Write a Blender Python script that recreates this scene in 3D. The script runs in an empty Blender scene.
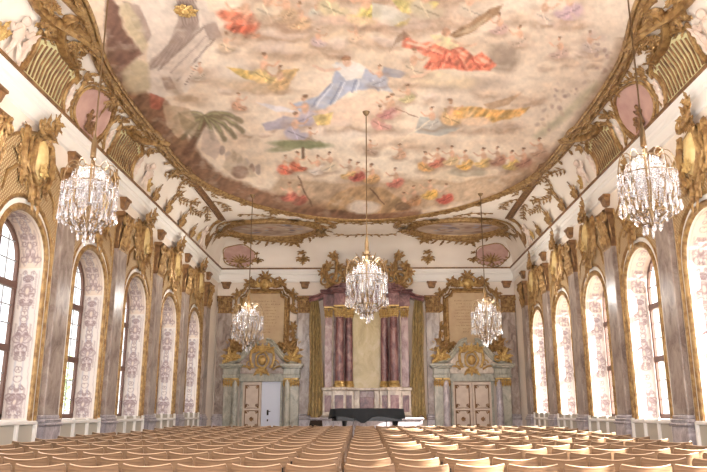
import bpy, bmesh, math, random
import numpy as np
from math import sin, cos, pi, sqrt, radians, atan2, hypot
from mathutils import Vector, Matrix
random.seed(7); np.random.seed(7)
scn = bpy.context.scene
COL = scn.collection

# ------------------------------------------------------------------ camera
FPX = 706.0; TH = radians(14.1); PSI = radians(1.18); HC = 1.35
CAMP = np.array([.1, 0, HC])
FW = np.array([-sin(PSI)*cos(TH), cos(PSI)*cos(TH), sin(TH)])
RT = np.array([cos(PSI), sin(PSI), 0.]); UP = np.cross(RT, FW)
cd = bpy.data.cameras.new('camera'); cam = bpy.data.objects.new('camera', cd); COL.objects.link(cam)
cd.sensor_width = 36; cd.lens = 36*FPX/707; cd.clip_end = 500
cam.location = CAMP; cam.rotation_euler = (pi/2+TH, 0, PSI)
scn.camera = cam
def at(px, py, Y):
    """metres at depth Y for a spot measured on the photograph"""
    d = FW + RT*(px-353.5)/FPX + UP*(236-py)/FPX
    return CAMP + d*(Y/d[1])

# ------------------------------------------------------------------ room measures
HW = 6.0; D = 28.3; YR = -2.5
Z0 = 7.1; CHh = 1.1; CWs = .8; CBk = 1.6
PIL = [10.45, 13.6, 16.72, 19.9, 23.05, 26.25]
WIN = [12.03, 15.16, 18.31, 21.47, 24.65]
WINX = [8.88, 5.73, 2.58, -.57]
def floorz(y): return .014*(y-7)
def ceilz(x, y):
    a = max(0, 1-(HW-abs(x))/CWs); b = max(0, 1-(D-y)/CBk); m = min(1, max(a, b))
    return Z0 + CHh*sqrt(1-m*m)

# ------------------------------------------------------------------ materials
MATS = {}
def srgb(r, g, b):
    f = lambda c: ((c/255+.055)/1.055)**2.4 if c > 10 else c/255/12.92
    return (f(r), f(g), f(b), 1)
def mat(name, col, rough=.6, metal=0, col2=None, scale=4, detail=4, distort=0, bump=0, lo=.35, hi=.65, spec=.5, stretch=None, bscale=None, coat=0):
    m = bpy.data.materials.new(name); m.use_nodes = True; nt = m.node_tree; N = nt.nodes; L = nt.links
    b = N['Principled BSDF']; b.inputs['Roughness'].default_value = rough; b.inputs['Metallic'].default_value = metal
    b.inputs['Specular IOR Level'].default_value = spec; b.inputs['Coat Weight'].default_value = coat
    b.inputs['Base Color'].default_value = col
    if col2 or bump:
        tc = N.new('ShaderNodeTexCoord'); mp = N.new('ShaderNodeMapping'); L.new(tc.outputs['Object'], mp.inputs[0])
        if stretch: mp.inputs['Scale'].default_value = stretch
        no = N.new('ShaderNodeTexNoise'); no.inputs['Scale'].default_value = scale; no.inputs['Detail'].default_value = detail
        no.inputs['Distortion'].default_value = distort; L.new(mp.outputs[0], no.inputs['Vector'])
        if col2:
            r = N.new('ShaderNodeValToRGB'); r.color_ramp.elements[0].position = lo; r.color_ramp.elements[1].position = hi
            r.color_ramp.elements[0].color = col; r.color_ramp.elements[1].color = col2
            L.new(no.outputs['Fac'], r.inputs[0]); L.new(r.outputs[0], b.inputs['Base Color'])
        if bump:
            bp = N.new('ShaderNodeBump'); bp.inputs['Strength'].default_value = bump; bp.inputs['Distance'].default_value = .02
            n2 = no
            if bscale:
                n2 = N.new('ShaderNodeTexNoise'); n2.inputs['Scale'].default_value = bscale; L.new(mp.outputs[0], n2.inputs['Vector'])
            L.new(n2.outputs['Fac'], bp.inputs['Height']); L.new(bp.outputs[0], b.inputs['Normal'])
    MATS[name] = m; return m
def marble(name, c1, c2, c3, scale=2.2, rough=.28, vein=.5):
    m = bpy.data.materials.new(name); m.use_nodes = True; nt = m.node_tree; N = nt.nodes; L = nt.links
    b = N['Principled BSDF']; b.inputs['Roughness'].default_value = rough
    tc = N.new('ShaderNodeTexCoord'); mp = N.new('ShaderNodeMapping'); L.new(tc.outputs['Object'], mp.inputs[0]); mp.inputs['Scale'].default_value = (1, 1, .6)
    n1 = N.new('ShaderNodeTexNoise'); n1.inputs['Scale'].default_value = scale; n1.inputs['Detail'].default_value = 8; n1.inputs['Distortion'].default_value = 1.2
    n1.inputs['Roughness'].default_value = .65
    L.new(mp.outputs[0], n1.inputs['Vector'])
    r = N.new('ShaderNodeValToRGB'); e = r.color_ramp.elements
    e[0].position = .36; e[0].color = c1; e[1].position = .66; e[1].color = c3; x = e.new(.5); x.color = c2
    L.new(n1.outputs['Fac'], r.inputs[0])
    n2 = N.new('ShaderNodeTexNoise'); n2.inputs['Scale'].default_value = scale*1.7; n2.inputs['Detail'].default_value = 6; n2.inputs['Distortion'].default_value = 2
    L.new(mp.outputs[0], n2.inputs['Vector'])
    r2 = N.new('ShaderNodeValToRGB'); f = r2.color_ramp.elements; f[0].position = .485; f[0].color = (0,0,0,1); f[1].position = .515; f[1].color = (0,0,0,1); q = f.new(.5); q.color = (1,1,1,1)
    L.new(n2.outputs['Fac'], r2.inputs[0])
    mx = N.new('ShaderNodeMix'); mx.data_type = 'RGBA'; ml = N.new('ShaderNodeMath'); ml.operation = 'MULTIPLY'; ml.inputs[1].default_value = vein
    L.new(r2.outputs[0], ml.inputs[0]); L.new(ml.outputs[0], mx.inputs[0]); L.new(r.outputs[0], mx.inputs[6]); mx.inputs[7].default_value = c3
    L.new(mx.outputs[2], b.inputs['Base Color'])
    MATS[name] = m; return m
def attrmat(name, rough=.8):
    m = bpy.data.materials.new(name); m.use_nodes = True; nt = m.node_tree
    a = nt.nodes.new('ShaderNodeVertexColor'); a.layer_name = 'paint'
    b = nt.nodes['Principled BSDF']; b.inputs['Roughness'].default_value = rough; b.inputs['Specular IOR Level'].default_value = .2
    nt.links.new(a.outputs[0], b.inputs['Base Color']); MATS[name] = m; return m
def lattice(name, ground, line, scale=14, sharp=.75):
    m = bpy.data.materials.new(name); m.use_nodes = True; nt = m.node_tree; N = nt.nodes; L = nt.links
    b = N['Principled BSDF']; b.inputs['Roughness'].default_value = .45
    tc = N.new('ShaderNodeTexCoord'); outs = []
    for ang in (45, -45):
        mp = N.new('ShaderNodeMapping'); mp.inputs['Rotation'].default_value = (radians(ang), 0, 0); L.new(tc.outputs['Object'], mp.inputs[0])
        w = N.new('ShaderNodeTexWave'); w.bands_direction = 'Z'; w.inputs['Scale'].default_value = scale; w.inputs['Distortion'].default_value = .6; w.inputs['Detail'].default_value = 1
        L.new(mp.outputs[0], w.inputs['Vector']); outs.append(w)
    mx = N.new('ShaderNodeMath'); mx.operation = 'MAXIMUM'; L.new(outs[0].outputs['Fac'], mx.inputs[0]); L.new(outs[1].outputs['Fac'], mx.inputs[1])
    r = N.new('ShaderNodeValToRGB'); r.color_ramp.elements[0].position = sharp-.15; r.color_ramp.elements[0].color = ground
    r.color_ramp.elements[1].position = sharp+.1; r.color_ramp.elements[1].color = line
    L.new(mx.outputs[0], r.inputs[0]); L.new(r.outputs[0], b.inputs['Base Color'])
    bp = N.new('ShaderNodeBump'); bp.inputs['Strength'].default_value = .6; bp.inputs['Distance'].default_value = .02; L.new(mx.outputs[0], bp.inputs['Height']); L.new(bp.outputs[0], b.inputs['Normal'])
    MATS[name] = m; return m

cream = mat('cream plaster', srgb(238, 226, 212), .75, col2=srgb(228, 214, 200), scale=1.2)
ceilm = mat('ceiling plaster', srgb(246, 236, 224), .8, col2=srgb(238, 226, 212), scale=.8)
white = mat('white paint', srgb(240, 236, 230), .5)
gold = mat('gilding', srgb(184, 150, 98), .36, .4, col2=srgb(132, 98, 60), scale=9, detail=3, bump=.5, bscale=40)
goldb = mat('bright gilding', srgb(212, 182, 118), .34, .4, col2=srgb(172, 134, 78), scale=9, bump=.3, bscale=30)
goldd = mat('aged gilding', srgb(156, 118, 76), .45, .3, col2=srgb(112, 80, 54), scale=7, bump=.6, bscale=40)
ochre = mat('ochre stucco', srgb(222, 198, 140), .5, col2=srgb(200, 170, 112), scale=5)
pinkm = mat('pink stucco', srgb(205, 168, 156), .7, col2=srgb(190, 150, 140), scale=3)
slot = mat('pale green stucco', srgb(214, 206, 158), .6)
mauve = marble('mauve marble', srgb(122, 104, 96), srgb(160, 144, 134), srgb(190, 178, 168), 2.8)
grey = marble('grey marble', srgb(140, 132, 136), srgb(176, 168, 172), srgb(208, 200, 204), 5)
greenm = marble('green marble', srgb(134, 134, 122), srgb(168, 166, 152), srgb(198, 192, 178), 3)
redm = marble('red marble', srgb(84, 50, 52), srgb(124, 82, 82), srgb(168, 128, 122), 3)
redl = marble('pink marble', srgb(130, 92, 92), srgb(168, 134, 130), srgb(205, 184, 178), 3)
yelm = marble('yellow marble', srgb(170, 148, 96), srgb(192, 172, 120), srgb(208, 190, 146), 1.6)
palem = marble('pale marble', srgb(172, 154, 138), srgb(204, 188, 170), srgb(228, 216, 202), 4)
lat = lattice('gilded lattice', srgb(206, 184, 144), srgb(150, 112, 66), 5.5)
wood = mat('beech plywood', srgb(144, 114, 86), .34, col2=srgb(120, 92, 68), scale=6, stretch=(1, 1, 10), detail=5)
edge = mat('pale plywood edge', srgb(206, 176, 146), .4)
steel = mat('dark steel', srgb(60, 56, 54), .35, .8)
floorm = mat('parquet', srgb(120, 84, 54), .35, col2=srgb(90, 60, 38), scale=5, stretch=(6, 1, 1))
frame_b = mat('brown window wood', srgb(104, 74, 62), .5)
leadm = mat('grey glazing bar', srgb(150, 150, 152), .5)
panelg = mat('grey radiator panel', srgb(186, 178, 164), .6)
blackc = mat('black cover', srgb(14, 14, 17), .45, bump=.5, scale=5, spec=.25)
blackm = mat('black lacquer', srgb(18, 17, 18), .2)
curt = mat('olive brocade', srgb(112, 98, 66), .6, col2=srgb(200, 172, 118), scale=9, stretch=(3, 3, .6), distort=1)
doorw = mat('white door', srgb(214, 220, 236), .45)
doorp = mat('pale pink door', srgb(216, 200, 184), .5, col2=srgb(204, 186, 170), scale=4)
brass = mat('brass', srgb(140, 116, 86), .35, .7)
bounce_gravel = mat('pale gravel', srgb(214, 206, 190), .9, col2=srgb(196, 188, 170), scale=1)  # outside ground made pale to bounce sunlight up to the ceiling
whitefig = mat('white stucco', srgb(232, 214, 200), .6, col2=srgb(214, 190, 172), scale=5)
stonet = mat('inscription stone', srgb(202, 178, 140), .6, col2=srgb(188, 160, 128), scale=2.5)
grass = mat('grass', srgb(96, 120, 60), .9, col2=srgb(76, 100, 48), scale=.5)
leafm = mat('tree leaves', srgb(96, 128, 62), .7, col2=srgb(140, 160, 92), scale=1.5)
bark = mat('bark', srgb(90, 74, 60), .9)
# crystal
m = bpy.data.materials.new('crystal'); m.use_nodes = True; b = m.node_tree.nodes['Principled BSDF']
b.inputs['Base Color'].default_value = (.93, .92, .95, 1); b.inputs['Roughness'].default_value = .06; b.inputs['Transmission Weight'].default_value = .75; b.inputs['IOR'].default_value = 1.55
crystal = m
# thin window glass
m = bpy.data.materials.new('window glass'); m.use_nodes = True; nt = m.node_tree; nt.nodes.remove(nt.nodes['Principled BSDF'])
t_ = nt.nodes.new('ShaderNodeBsdfTransparent'); t_.inputs[0].default_value = (.96, .97, 1, 1); g_ = nt.nodes.new('ShaderNodeBsdfGlossy'); g_.inputs['Roughness'].default_value = .02
mx = nt.nodes.new('ShaderNodeMixShader'); mx.inputs[0].default_value = .05
nt.links.new(t_.outputs[0], mx.inputs[1]); nt.links.new(g_.outputs[0], mx.inputs[2]); nt.links.new(mx.outputs[0], nt.nodes['Material Output'].inputs[0])
glass = m
paint = attrmat('fresco paint'); paint2 = attrmat('painted plaster')

# ------------------------------------------------------------------ object helpers
def tag(o, label=None, cat=None, group=None, kind=None):
    if label: o['label'] = label
    if cat: o['category'] = cat
    if group: o['group'] = group
    if kind: o['kind'] = kind
    return o
def thing(name, label, cat, loc=(0,0,0), rotz=0, group=None, parent=None, kind=None):
    o = bpy.data.objects.new(name, None); COL.objects.link(o); o.location = loc; o.rotation_euler = (0, 0, rotz); o.empty_display_size = .1
    if parent: o.parent = parent
    return tag(o, label, cat, group, kind)
def dup(o, parent=None):
    c = o.copy(); COL.objects.link(c); c.parent = parent
    for ch in list(o.children): dup(ch, c)
    return c

class G:
    """collects faces; M maps local (u, v, w) to space"""
    def __init__(s, M=None): s.v = []; s.f = []; s.M = M or (lambda u, v, w: (u, v, w))
    def pt(s, u, v, w): s.v.append(tuple(s.M(u, v, w))); return len(s.v)-1
    def grid(s, rows, close=False):
        ids = [[s.pt(*p) for p in r] for r in rows]
        for i in range(len(ids)-1):
            n = len(ids[i])
            for j in range(n if close else n-1):
                s.f.append((ids[i][j], ids[i][(j+1) % n], ids[i+1][(j+1) % n], ids[i+1][j]))
        return ids
    def box(s, u0, u1, v0, v1, w0, w1, bev=0):
        if bev:
            b = min(bev, (u1-u0)/3, (v1-v0)/3, (w1-w0)/3)
            rings = []
            for w, k in ((w0, b), (w0+b, 0), (w1-b, 0), (w1, b)):
                rings.append([(u0+k+b, v0+k, w), (u1-k-b, v0+k, w), (u1-k, v0+k+b, w), (u1-k, v1-k-b, w), (u1-k-b, v1-k, w), (u0+k+b, v1-k, w), (u0+k, v1-k-b, w), (u0+k, v0+k+b, w)])
            ids = s.grid(rings, True); s.f.append(tuple(ids[0][::-1])); s.f.append(tuple(ids[-1])); return
        p = [s.pt(u, v, w) for w in (w0, w1) for v in (v0, v1) for u in (u0, u1)]
        for q in ((0,2,3,1), (4,5,7,6), (0,1,5,4), (1,3,7,5), (3,2,6,7), (2,0,4,6)): s.f.append(tuple(p[i] for i in q))
    def relief(s, pts, r, w0=0., h=1., closed=False):
        """half-round raised strip along 2-D pts, r a number or a list"""
        n = len(pts)
        if not hasattr(r, '__len__'): r = [r]*n
        rows = []
        for i in range(n):
            a = pts[(i-1) % n] if closed or i else pts[0]; b = pts[(i+1) % n] if closed or i < n-1 else pts[-1]
            dx, dy = b[0]-a[0], b[1]-a[1]; l = hypot(dx, dy) or 1; nx, ny = -dy/l, dx/l; q = r[i]; x, y = pts[i]
            rows.append([(x+nx*q*c, y+ny*q*c, w0+q*h*k) for c, k in ((-1, 0), (-.75, .66), (0, 1), (.75, .66), (1, 0))])
        if closed: rows.append(rows[0])
        s.grid(rows)
    def tube(s, pts, r, n=6, cap=True):
        """round tube along 3-D pts (local)"""
        P = [Vector(p) for p in pts]; m = len(P)
        if not hasattr(r, '__len__'): r = [r]*m
        t0 = (P[1]-P[0]).normalized(); a = Vector((0, 0, 1)) if abs(t0.z) < .9 else Vector((1, 0, 0)); nn = t0.cross(a).normalized(); rows = []
        for i in range(m):
            t = (P[min(i+1, m-1)]-P[max(i-1, 0)]).normalized(); nn = (nn-t*nn.dot(t)).normalized(); bb = t.cross(nn)
            rows.append([tuple(P[i]+(nn*cos(2*pi*k/n)+bb*sin(2*pi*k/n))*r[i]) for k in range(n)])
        ids = s.grid(rows, True)
        if cap: s.f.append(tuple(ids[0][::-1])); s.f.append(tuple(ids[-1]))
    def lathe(s, prof, c=(0, 0), n=16, squash=1):
        ids = s.grid([[(c[0]+r*cos(2*pi*k/n), c[1]+r*sin(2*pi*k/n)*squash, z) for k in range(n)] for r, z in prof], True)
        s.f.append(tuple(ids[0][::-1])); s.f.append(tuple(ids[-1]))
    # ---- rococo vocabulary (u right, v up, w out)
    def spiral(s, c, R, a0, turns, d=1, r=.03, w=0, h=1.2):
        n = int(10*abs(turns))+4; pts = []; rr = []
        for i in range(n+1):
            t = i/n; a = a0+d*turns*2*pi*t; q = R*(1-t)**1.1+.12*R
            pts.append((c[0]+q*cos(a), c[1]+q*sin(a))); rr.append(r*(1-.5*t))
        s.relief(pts, rr, w, h)
    def cscroll(s, p0, p1, bulge, r=.04, w=0, h=1.2, curl=.3):
        """C scroll from p0 to p1 bulging to the left, curled ends"""
        x0, y0 = p0; x1, y1 = p1; dx, dy = x1-x0, y1-y0; l = hypot(dx, dy); ux, uy = dx/l, dy/l; nx, ny = -uy, ux
        pts = []; rr = []; n = 14; R = curl*l*.5; d = 1 if bulge > 0 else -1
        def L(a, b): return (x0+ux*a+nx*b, y0+uy*a+ny*b)
        m = 9
        for i in range(m):
            t = i/m; q = R*(.25+.75*t); a = -pi*.1+t*1.5*pi
            pts.append(L(R*.4-q*cos(a-pi*.4), d*(R*.2+q*sin(a-pi*.4)*.9-R*.9*0))); rr.append(r*(.5+.35*t))
        for i in range(n+1):
            t = i/n; pts.append(L(l*t, d*(abs(bulge)*sin(pi*t)**.7 + R*.2))); rr.append(r*(.85+.4*sin(pi*t)))
        for i in range(m):
            t = 1-i/m; q = R*(.25+.75*t); a = -pi*.1+t*1.5*pi
            pts.append(L(l-(R*.4-q*cos(a-pi*.4)), d*(R*.2+q*sin(a-pi*.4)*.9))); rr.append(r*(.5+.35*t))
        s.relief(pts, rr, w, h)
    def leaf(s, p, ang, ln, wd, curl=.6, w=.01, h=.5, lobes=4, lift=.3):
        n = lobes*4; rows = []; x, y = p; a = ang; st = ln/n
        for i in range(n+1):
            t = i/n; q = wd*.5*(sin(pi*min(1, t*.93+.07))**.8)*(1-.42*abs(sin(pi*lobes*t)))+.002
            nx, ny = -sin(a), cos(a); lw = w+lift*ln*t*t*.5
            rows.append([(x+nx*q, y+ny*q, lw), (x+nx*q*.5, y+ny*q*.5, lw+h*q*.9), (x, y, lw+h*q*.35+.004), (x-nx*q*.5, y-ny*q*.5, lw+h*q*.9), (x-nx*q, y-ny*q, lw)])
            x += cos(a)*st; y += sin(a)*st; a += curl*2*t/n*pi*.5
        s.grid(rows)
    def fan(s, p, ang, size, n=5, spread=2.0, wd=.32, curl=.5, w=.01, lift=.3):
        for i in range(n):
            t = (i/(n-1)-.5) if n > 1 else 0
            s.leaf(p, ang+t*spread, size*(1-.5*abs(t)), size*wd*1.25, curl*1.5*(1 if t > 0 else -1)*(.3+abs(t)*2), w, lift=lift)
    def dome(s, c, rx, ry, h, w=0, n=16, rot=0):
        rows = []
        for k in range(6):
            f = k/5*pi/2; R = cos(f) if k < 5 else .02
            rr = []
            for j in range(n):
                a = 2*pi*j/n; u, v = rx*R*cos(a), ry*R*sin(a); rr.append((c[0]+u*cos(rot)-v*sin(rot), c[1]+u*sin(rot)+v*cos(rot), w+h*sin(f)))
            rows.append(rr)
        ids = s.grid(rows, True); s.f.append(tuple(ids[-1]))
    def disc(s, c, rx, ry, w, n=40, rings=8, rot=0):
        rows = []
        for k in range(rings+1):
            R = max(.02, 1-k/rings); rr = []
            for j in range(n):
                a = 2*pi*j/n; u, v = rx*R*cos(a), ry*R*sin(a); rr.append((c[0]+u*cos(rot)-v*sin(rot), c[1]+u*sin(rot)+v*cos(rot), w))
            rows.append(rr)
        ids = s.grid(rows, True); s.f.append(tuple(ids[-1]))
    def ring(s, c, rx, ry, r, w=0, n=36, h=1.2, rot=0, wob=0, k=6):
        pts = []
        for j in range(n):
            a = 2*pi*j/n; f = 1+wob*cos(k*a); u, v = rx*f*cos(a), ry*f*sin(a); pts.append((c[0]+u*cos(rot)-v*sin(rot), c[1]+u*sin(rot)+v*cos(rot)))
        s.relief(pts, r, w, h, True)
    def fringe(s, pts, size, step=1, side=1, both=False, w=.02, seed=1):
        rnd = random.Random(seed)
        for i in range(1, len(pts)-1, step):
            a = atan2(pts[i+1][1]-pts[i-1][1], pts[i+1][0]-pts[i-1][0])
            for sd in ((1, -1) if both else (side,)):
                s.leaf(pts[i], a+sd*rnd.uniform(.6, 1.3), size*rnd.uniform(.7, 1.2), size*.38, sd*-rnd.uniform(.2, .9), w, lift=.15, lobes=3)
    def figure(s, c, h, d=1, w=0):
        """small reclining putto in relief: head, trunk, limbs"""
        x, y = c
        s.dome((x, y+h*.85), h*.12, h*.14, h*.13, w)
        s.dome((x, y+h*.52), h*.16, h*.26, h*.16, w, rot=.2*d)
        for p in ([(x, y+h*.34), (x+d*h*.22, y+h*.28), (x+d*h*.3, y+h*.02), (x+d*h*.4, y)], [(x, y+h*.34), (x-d*h*.08, y+h*.12), (x-d*h*.2, y-h*.05)],
                  [(x+d*h*.1, y+h*.68), (x+d*h*.3, y+h*.62), (x+d*h*.42, y+h*.8)], [(x-d*h*.1, y+h*.68), (x-d*h*.27, y+h*.5), (x-d*h*.36, y+h*.6)]):
            s.relief(p, [h*.08-.012*h*i for i in range(len(p))], w+h*.03, 1.1)
    def build(s, name, m, parent=None, smooth=True, weld=False):
        me = bpy.data.meshes.new(name); me.from_pydata(s.v, [], s.f); me.update()
        if weld:
            bm = bmesh.new(); bm.from_mesh(me); bmesh.ops.remove_doubles(bm, verts=bm.verts, dist=1e-4); bmesh.ops.recalc_face_normals(bm, faces=bm.faces); bm.to_mesh(me); bm.free()
        me.materials.append(m)
        if smooth:
            for p in me.polygons: p.use_smooth = True
            try: me.set_sharp_from_angle(angle=radians(40))
            except Exception: pass
        o = bpy.data.objects.new(name, me); COL.objects.link(o)
        if parent: o.parent = parent
        return o
Lw = lambda u, v, w: (w, u, v)          # side wall: u along the room, v up, w into the room
Bw = lambda u, v, w: (u, -w, v)         # end wall: u to the right, v up, w towards the viewer

# cove maps
def sidemap(sg):
    def M(u, v, w):
        if v < 1.5:
            f = v/1.5*pi/2; x = HW-CWs*(1-cos(f)); z = Z0+CHh*sin(f); nx, nz = -cos(f)/CWs, -sin(f)/CHh; l = hypot(nx, nz); nx /= l; nz /= l
        else: x = HW-CWs-(v-1.5); z = Z0+CHh; nx, nz = 0, -1
        return (sg*(x+nx*w), u, z+nz*w)
    return M
def backmap(u, v, w):
    if v < 2.15:
        f = v/2.15*pi/2; y = D-CBk*(1-cos(f)); z = Z0+CHh*sin(f); ny, nz = -cos(f)/CBk, -sin(f)/CHh; l = hypot(ny, nz); ny /= l; nz /= l
    else: y = D-CBk-(v-2.15); z = Z0+CHh; ny, nz = 0, -1
    return (u, y+ny*w, z+nz*w)
ceilmap = lambda u, v, w: (u, v, ceilz(u, v)-w)

# ------------------------------------------------------------------ painter (albedo only)
def vnoise(x, y, s, seed=0):
    rng = np.random.RandomState(seed); T = rng.rand(64, 64)
    out = 0; amp = 1; tot = 0
    for o in range(4):
        X = x/s*(2**o)+o*7.3; Y = y/s*(2**o)+o*3.1; xi = np.floor(X).astype(int); yi = np.floor(Y).astype(int); fx = X-xi; fy = Y-yi
        fx = fx*fx*(3-2*fx); fy = fy*fy*(3-2*fy)
        a = T[xi % 64, yi % 64]; b = T[(xi+1) % 64, yi % 64]; c = T[xi % 64, (yi+1) % 64]; d_ = T[(xi+1) % 64, (yi+1) % 64]
        out = out+amp*((a*(1-fx)+b*fx)*(1-fy)+(c*(1-fx)+d_*fx)*fy); tot += amp; amp *= .5
    return out/tot-.5
class Painter:
    def __init__(s, X, Y, base):
        s.X = X; s.Y = Y; s.C = np.tile(np.array(base, float), X.shape+(1,)).reshape(X.shape+(3,)); s.jx = None
    def jitter(s, amp, sc, seed=1): s.wx = s.X+amp*2*vnoise(s.X, s.Y, sc, seed); s.wy = s.Y+amp*2*vnoise(s.X, s.Y, sc, seed+1)
    def mix(s, a, col): s.C = s.C*(1-a[..., None])+np.array(col, float)*a[..., None]
    def ell(s, cx, cy, rx, ry, col, al=1, ang=0, soft=.3):
        dx, dy = s.wx-cx, s.wy-cy; ca, sa = cos(radians(ang)), sin(radians(ang)); u = (dx*ca+dy*sa)/rx; v = (-dx*sa+dy*ca)/ry
        q = np.sqrt(u*u+v*v); s.mix(al*np.clip((1-q)/soft, 0, 1), col)
    def poly(s, pts, col, al=1, soft=1.5):
        d = np.full(s.X.shape, 1e9); ins = np.zeros(s.X.shape, bool); n = len(pts)
        for i in range(n):
            x0, y0 = pts[i]; x1, y1 = pts[(i+1) % n]; ex, ey = x1-x0, y1-y0
            t = np.clip(((s.wx-x0)*ex+(s.wy-y0)*ey)/(ex*ex+ey*ey+1e-9), 0, 1); d = np.minimum(d, np.hypot(s.wx-x0-t*ex, s.wy-y0-t*ey))
            if y0 != y1: ins ^= ((y0 > s.wy) != (y1 > s.wy)) & (s.wx < ex*(s.wy-y0)/(ey)+x0)
        s.mix(al*np.clip(np.where(ins, d, -d)/soft+.5, 0, 1), col)
    def line(s, pts, w, col, al=1):
        d = np.full(s.X.shape, 1e9)
        for i in range(len(pts)-1):
            x0, y0 = pts[i]; x1, y1 = pts[i+1]; ex, ey = x1-x0, y1-y0
            t = np.clip(((s.wx-x0)*ex+(s.wy-y0)*ey)/(ex*ex+ey*ey+1e-9), 0, 1); d = np.minimum(d, np.hypot(s.wx-x0-t*ex, s.wy-y0-t*ey))
        s.mix(al*np.clip((w-d)/w*1.6, 0, 1), col)
    def linear(s):
        c = np.clip(s.C, 0, 255)/255; return np.where(c > .04, ((c+.055)/1.055)**2.4, c/12.92)
def paintmesh(name, V, F, rgb, m, parent=None):
    me = bpy.data.meshes.new(name); me.from_pydata([tuple(v) for v in V], [], F); me.update()
    ca = me.color_attributes.new('paint', 'FLOAT_COLOR', 'POINT')
    a = np.ones((len(V), 4), np.float32); a[:, :3] = rgb; ca.data.foreach_set('color', a.ravel()); me.materials.append(m)
    o = bpy.data.objects.new(name, me); COL.objects.link(o)
    if parent: o.parent = parent
    return o
ORD = ['first', 'second', 'third', 'fourth', 'fifth', 'sixth', 'seventh', 'eighth', 'ninth', 'tenth', 'eleventh', 'twelfth', 'thirteenth', 'fourteenth', 'fifteenth']
SKYL = 1.4; SKYR = 2.5; SUNE = 22.0; EXPO = .95; REARW = 240; SIDEW = 62; FILLW = 62
# ================================================================== SETTING
g = G(); g.f.append(tuple(g.pt(x, y, floorz(y)) for x, y in ((-6.6, YR-.3), (6.6, YR-.3), (6.6, D+.3), (-6.6, D+.3))))
tag(g.build('floor', floorm), kind='structure')

# ceiling: mitred coves and flat field
g = G(); rings = []
for k in range(13):
    f = k/12*pi/2; a = 1-cos(f); ix, iy = CWs*a, CBk*a; z = Z0+CHh*sin(f); r = []
    x0, x1, y0, y1 = -HW+ix, HW-ix, YR+iy, D-iy
    for i in range(10): r.append((x0+(x1-x0)*i/10, y0, z))
    for i in range(20): r.append((x1, y0+(y1-y0)*i/20, z))
    for i in range(10): r.append((x1-(x1-x0)*i/10, y1, z))
    for i in range(20): r.append((x0, y1-(y1-y0)*i/20, z))
    rings.append(r)
ids = g.grid(rings, True); g.f.append(tuple(ids[-1]))
tag(g.build('ceiling', ceilm, smooth=True), kind='structure')

# window opening outline (local u, v)
OW = .86; SILL = 1.22; SPR = 4.0; ARH = .84
def arch(hw=OW, dz=0., n=18, top=None):
    return [(-hw*cos(pi*i/n), SPR+(ARH+dz)*sin(pi*i/n)**.9) for i in range(n+1)]
def sidewall(sg):
    g = G(lambda u, v, w: (sg*(HW+w), u, v))
    ys = sorted(WINX+WIN); prev = YR
    def quad(u0, u1, v0, v1, w=0): g.f.append((g.pt(u0, v0, w), g.pt(u1, v0, w), g.pt(u1, v1, w), g.pt(u0, v1, w)))
    for y in ys:
        quad(prev, y-OW, -.3, Z0+.15); quad(y-OW, y+OW, -.3, SILL)
        A = [(y+a, b) for a, b in arch()]
        g.grid([[(a, b, 0) for a, b in A], [(a, Z0+.15, 0) for a, b in A]])
        # plastered reveal, 0.5 m deep
        P = [(y-OW, SILL)]+A+[(y+OW, SILL)]
        g.grid([[(a, b, 0) for a, b in P], [(a, b, .5) for a, b in P]]); quad(y-OW, y+OW, SILL, SILL); g.f.append((g.pt(y-OW, SILL, 0), g.pt(y+OW, SILL, 0), g.pt(y+OW, SILL, .5), g.pt(y-OW, SILL, .5)))
        # outer face around the opening
        prev = y+OW
    quad(prev, D, -.3, Z0+.15)
    # outside skin of the wall
    prev = YR-.3
    for y in ys:
        quad(prev, y-OW, -.3, Z0+1.5, .5); quad(y-OW, y+OW, -.3, SILL, .5); A = [(y+a, b) for a, b in arch()]
        g.grid([[(a, b, .5) for a, b in A], [(a, Z0+1.5, .5) for a, b in A]]); prev = y+OW
    quad(prev, D+.3, -.3, Z0+1.5, .5)
    return g.build('wall_left' if sg < 0 else 'wall_right', cream, smooth=False)
for sg in (-1, 1): tag(sidewall(sg), kind='structure')
g = G(); g.box(-6.6, 6.6, D, D+.3, -.3, Z0+1.5)
tag(g.build('wall_back', cream, smooth=False), kind='structure')
g = G(); xs = [-6.6, -4.95, -2.65, -1.15, 1.15, 2.65, 4.95, 6.6]
for i in range(7):
    if i % 2: g.box(xs[i], xs[i+1], YR-.3, YR, -.3, 1.6); g.box(xs[i], xs[i+1], YR-.3, YR, 6.2, Z0+1.5)
    else: g.box(xs[i], xs[i+1], YR-.3, YR, -.3, Z0+1.5)
tag(g.build('wall_rear', cream, smooth=False), kind='structure')
for i, x in enumerate((-3.8, 0, 3.8)):  # invented windows in the unseen rear wall, added to admit fill light
    r = thing('window_%d' % (19+i), None, None, (x, YR-.2, 1.6), kind='structure')
    g = G(); g.box(-1.15, 1.15, -.04, .04, 0, .1); g.box(-1.15, 1.15, -.04, .04, 4.5, 4.6); g.box(-1.15, -1.05, -.04, .04, .1, 4.5); g.box(1.05, 1.15, -.04, .04, .1, 4.5); g.box(-.04, .04, -.04, .04, .1, 4.5); g.box(-1.05, 1.05, -.03, .03, 2.2, 2.3); g.build('window_frame', frame_b, r, smooth=False)
    g = G(); g.box(-1.05, 1.05, -.005, .005, .1, 4.5); g.build('pane', glass, r, smooth=False)

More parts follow.
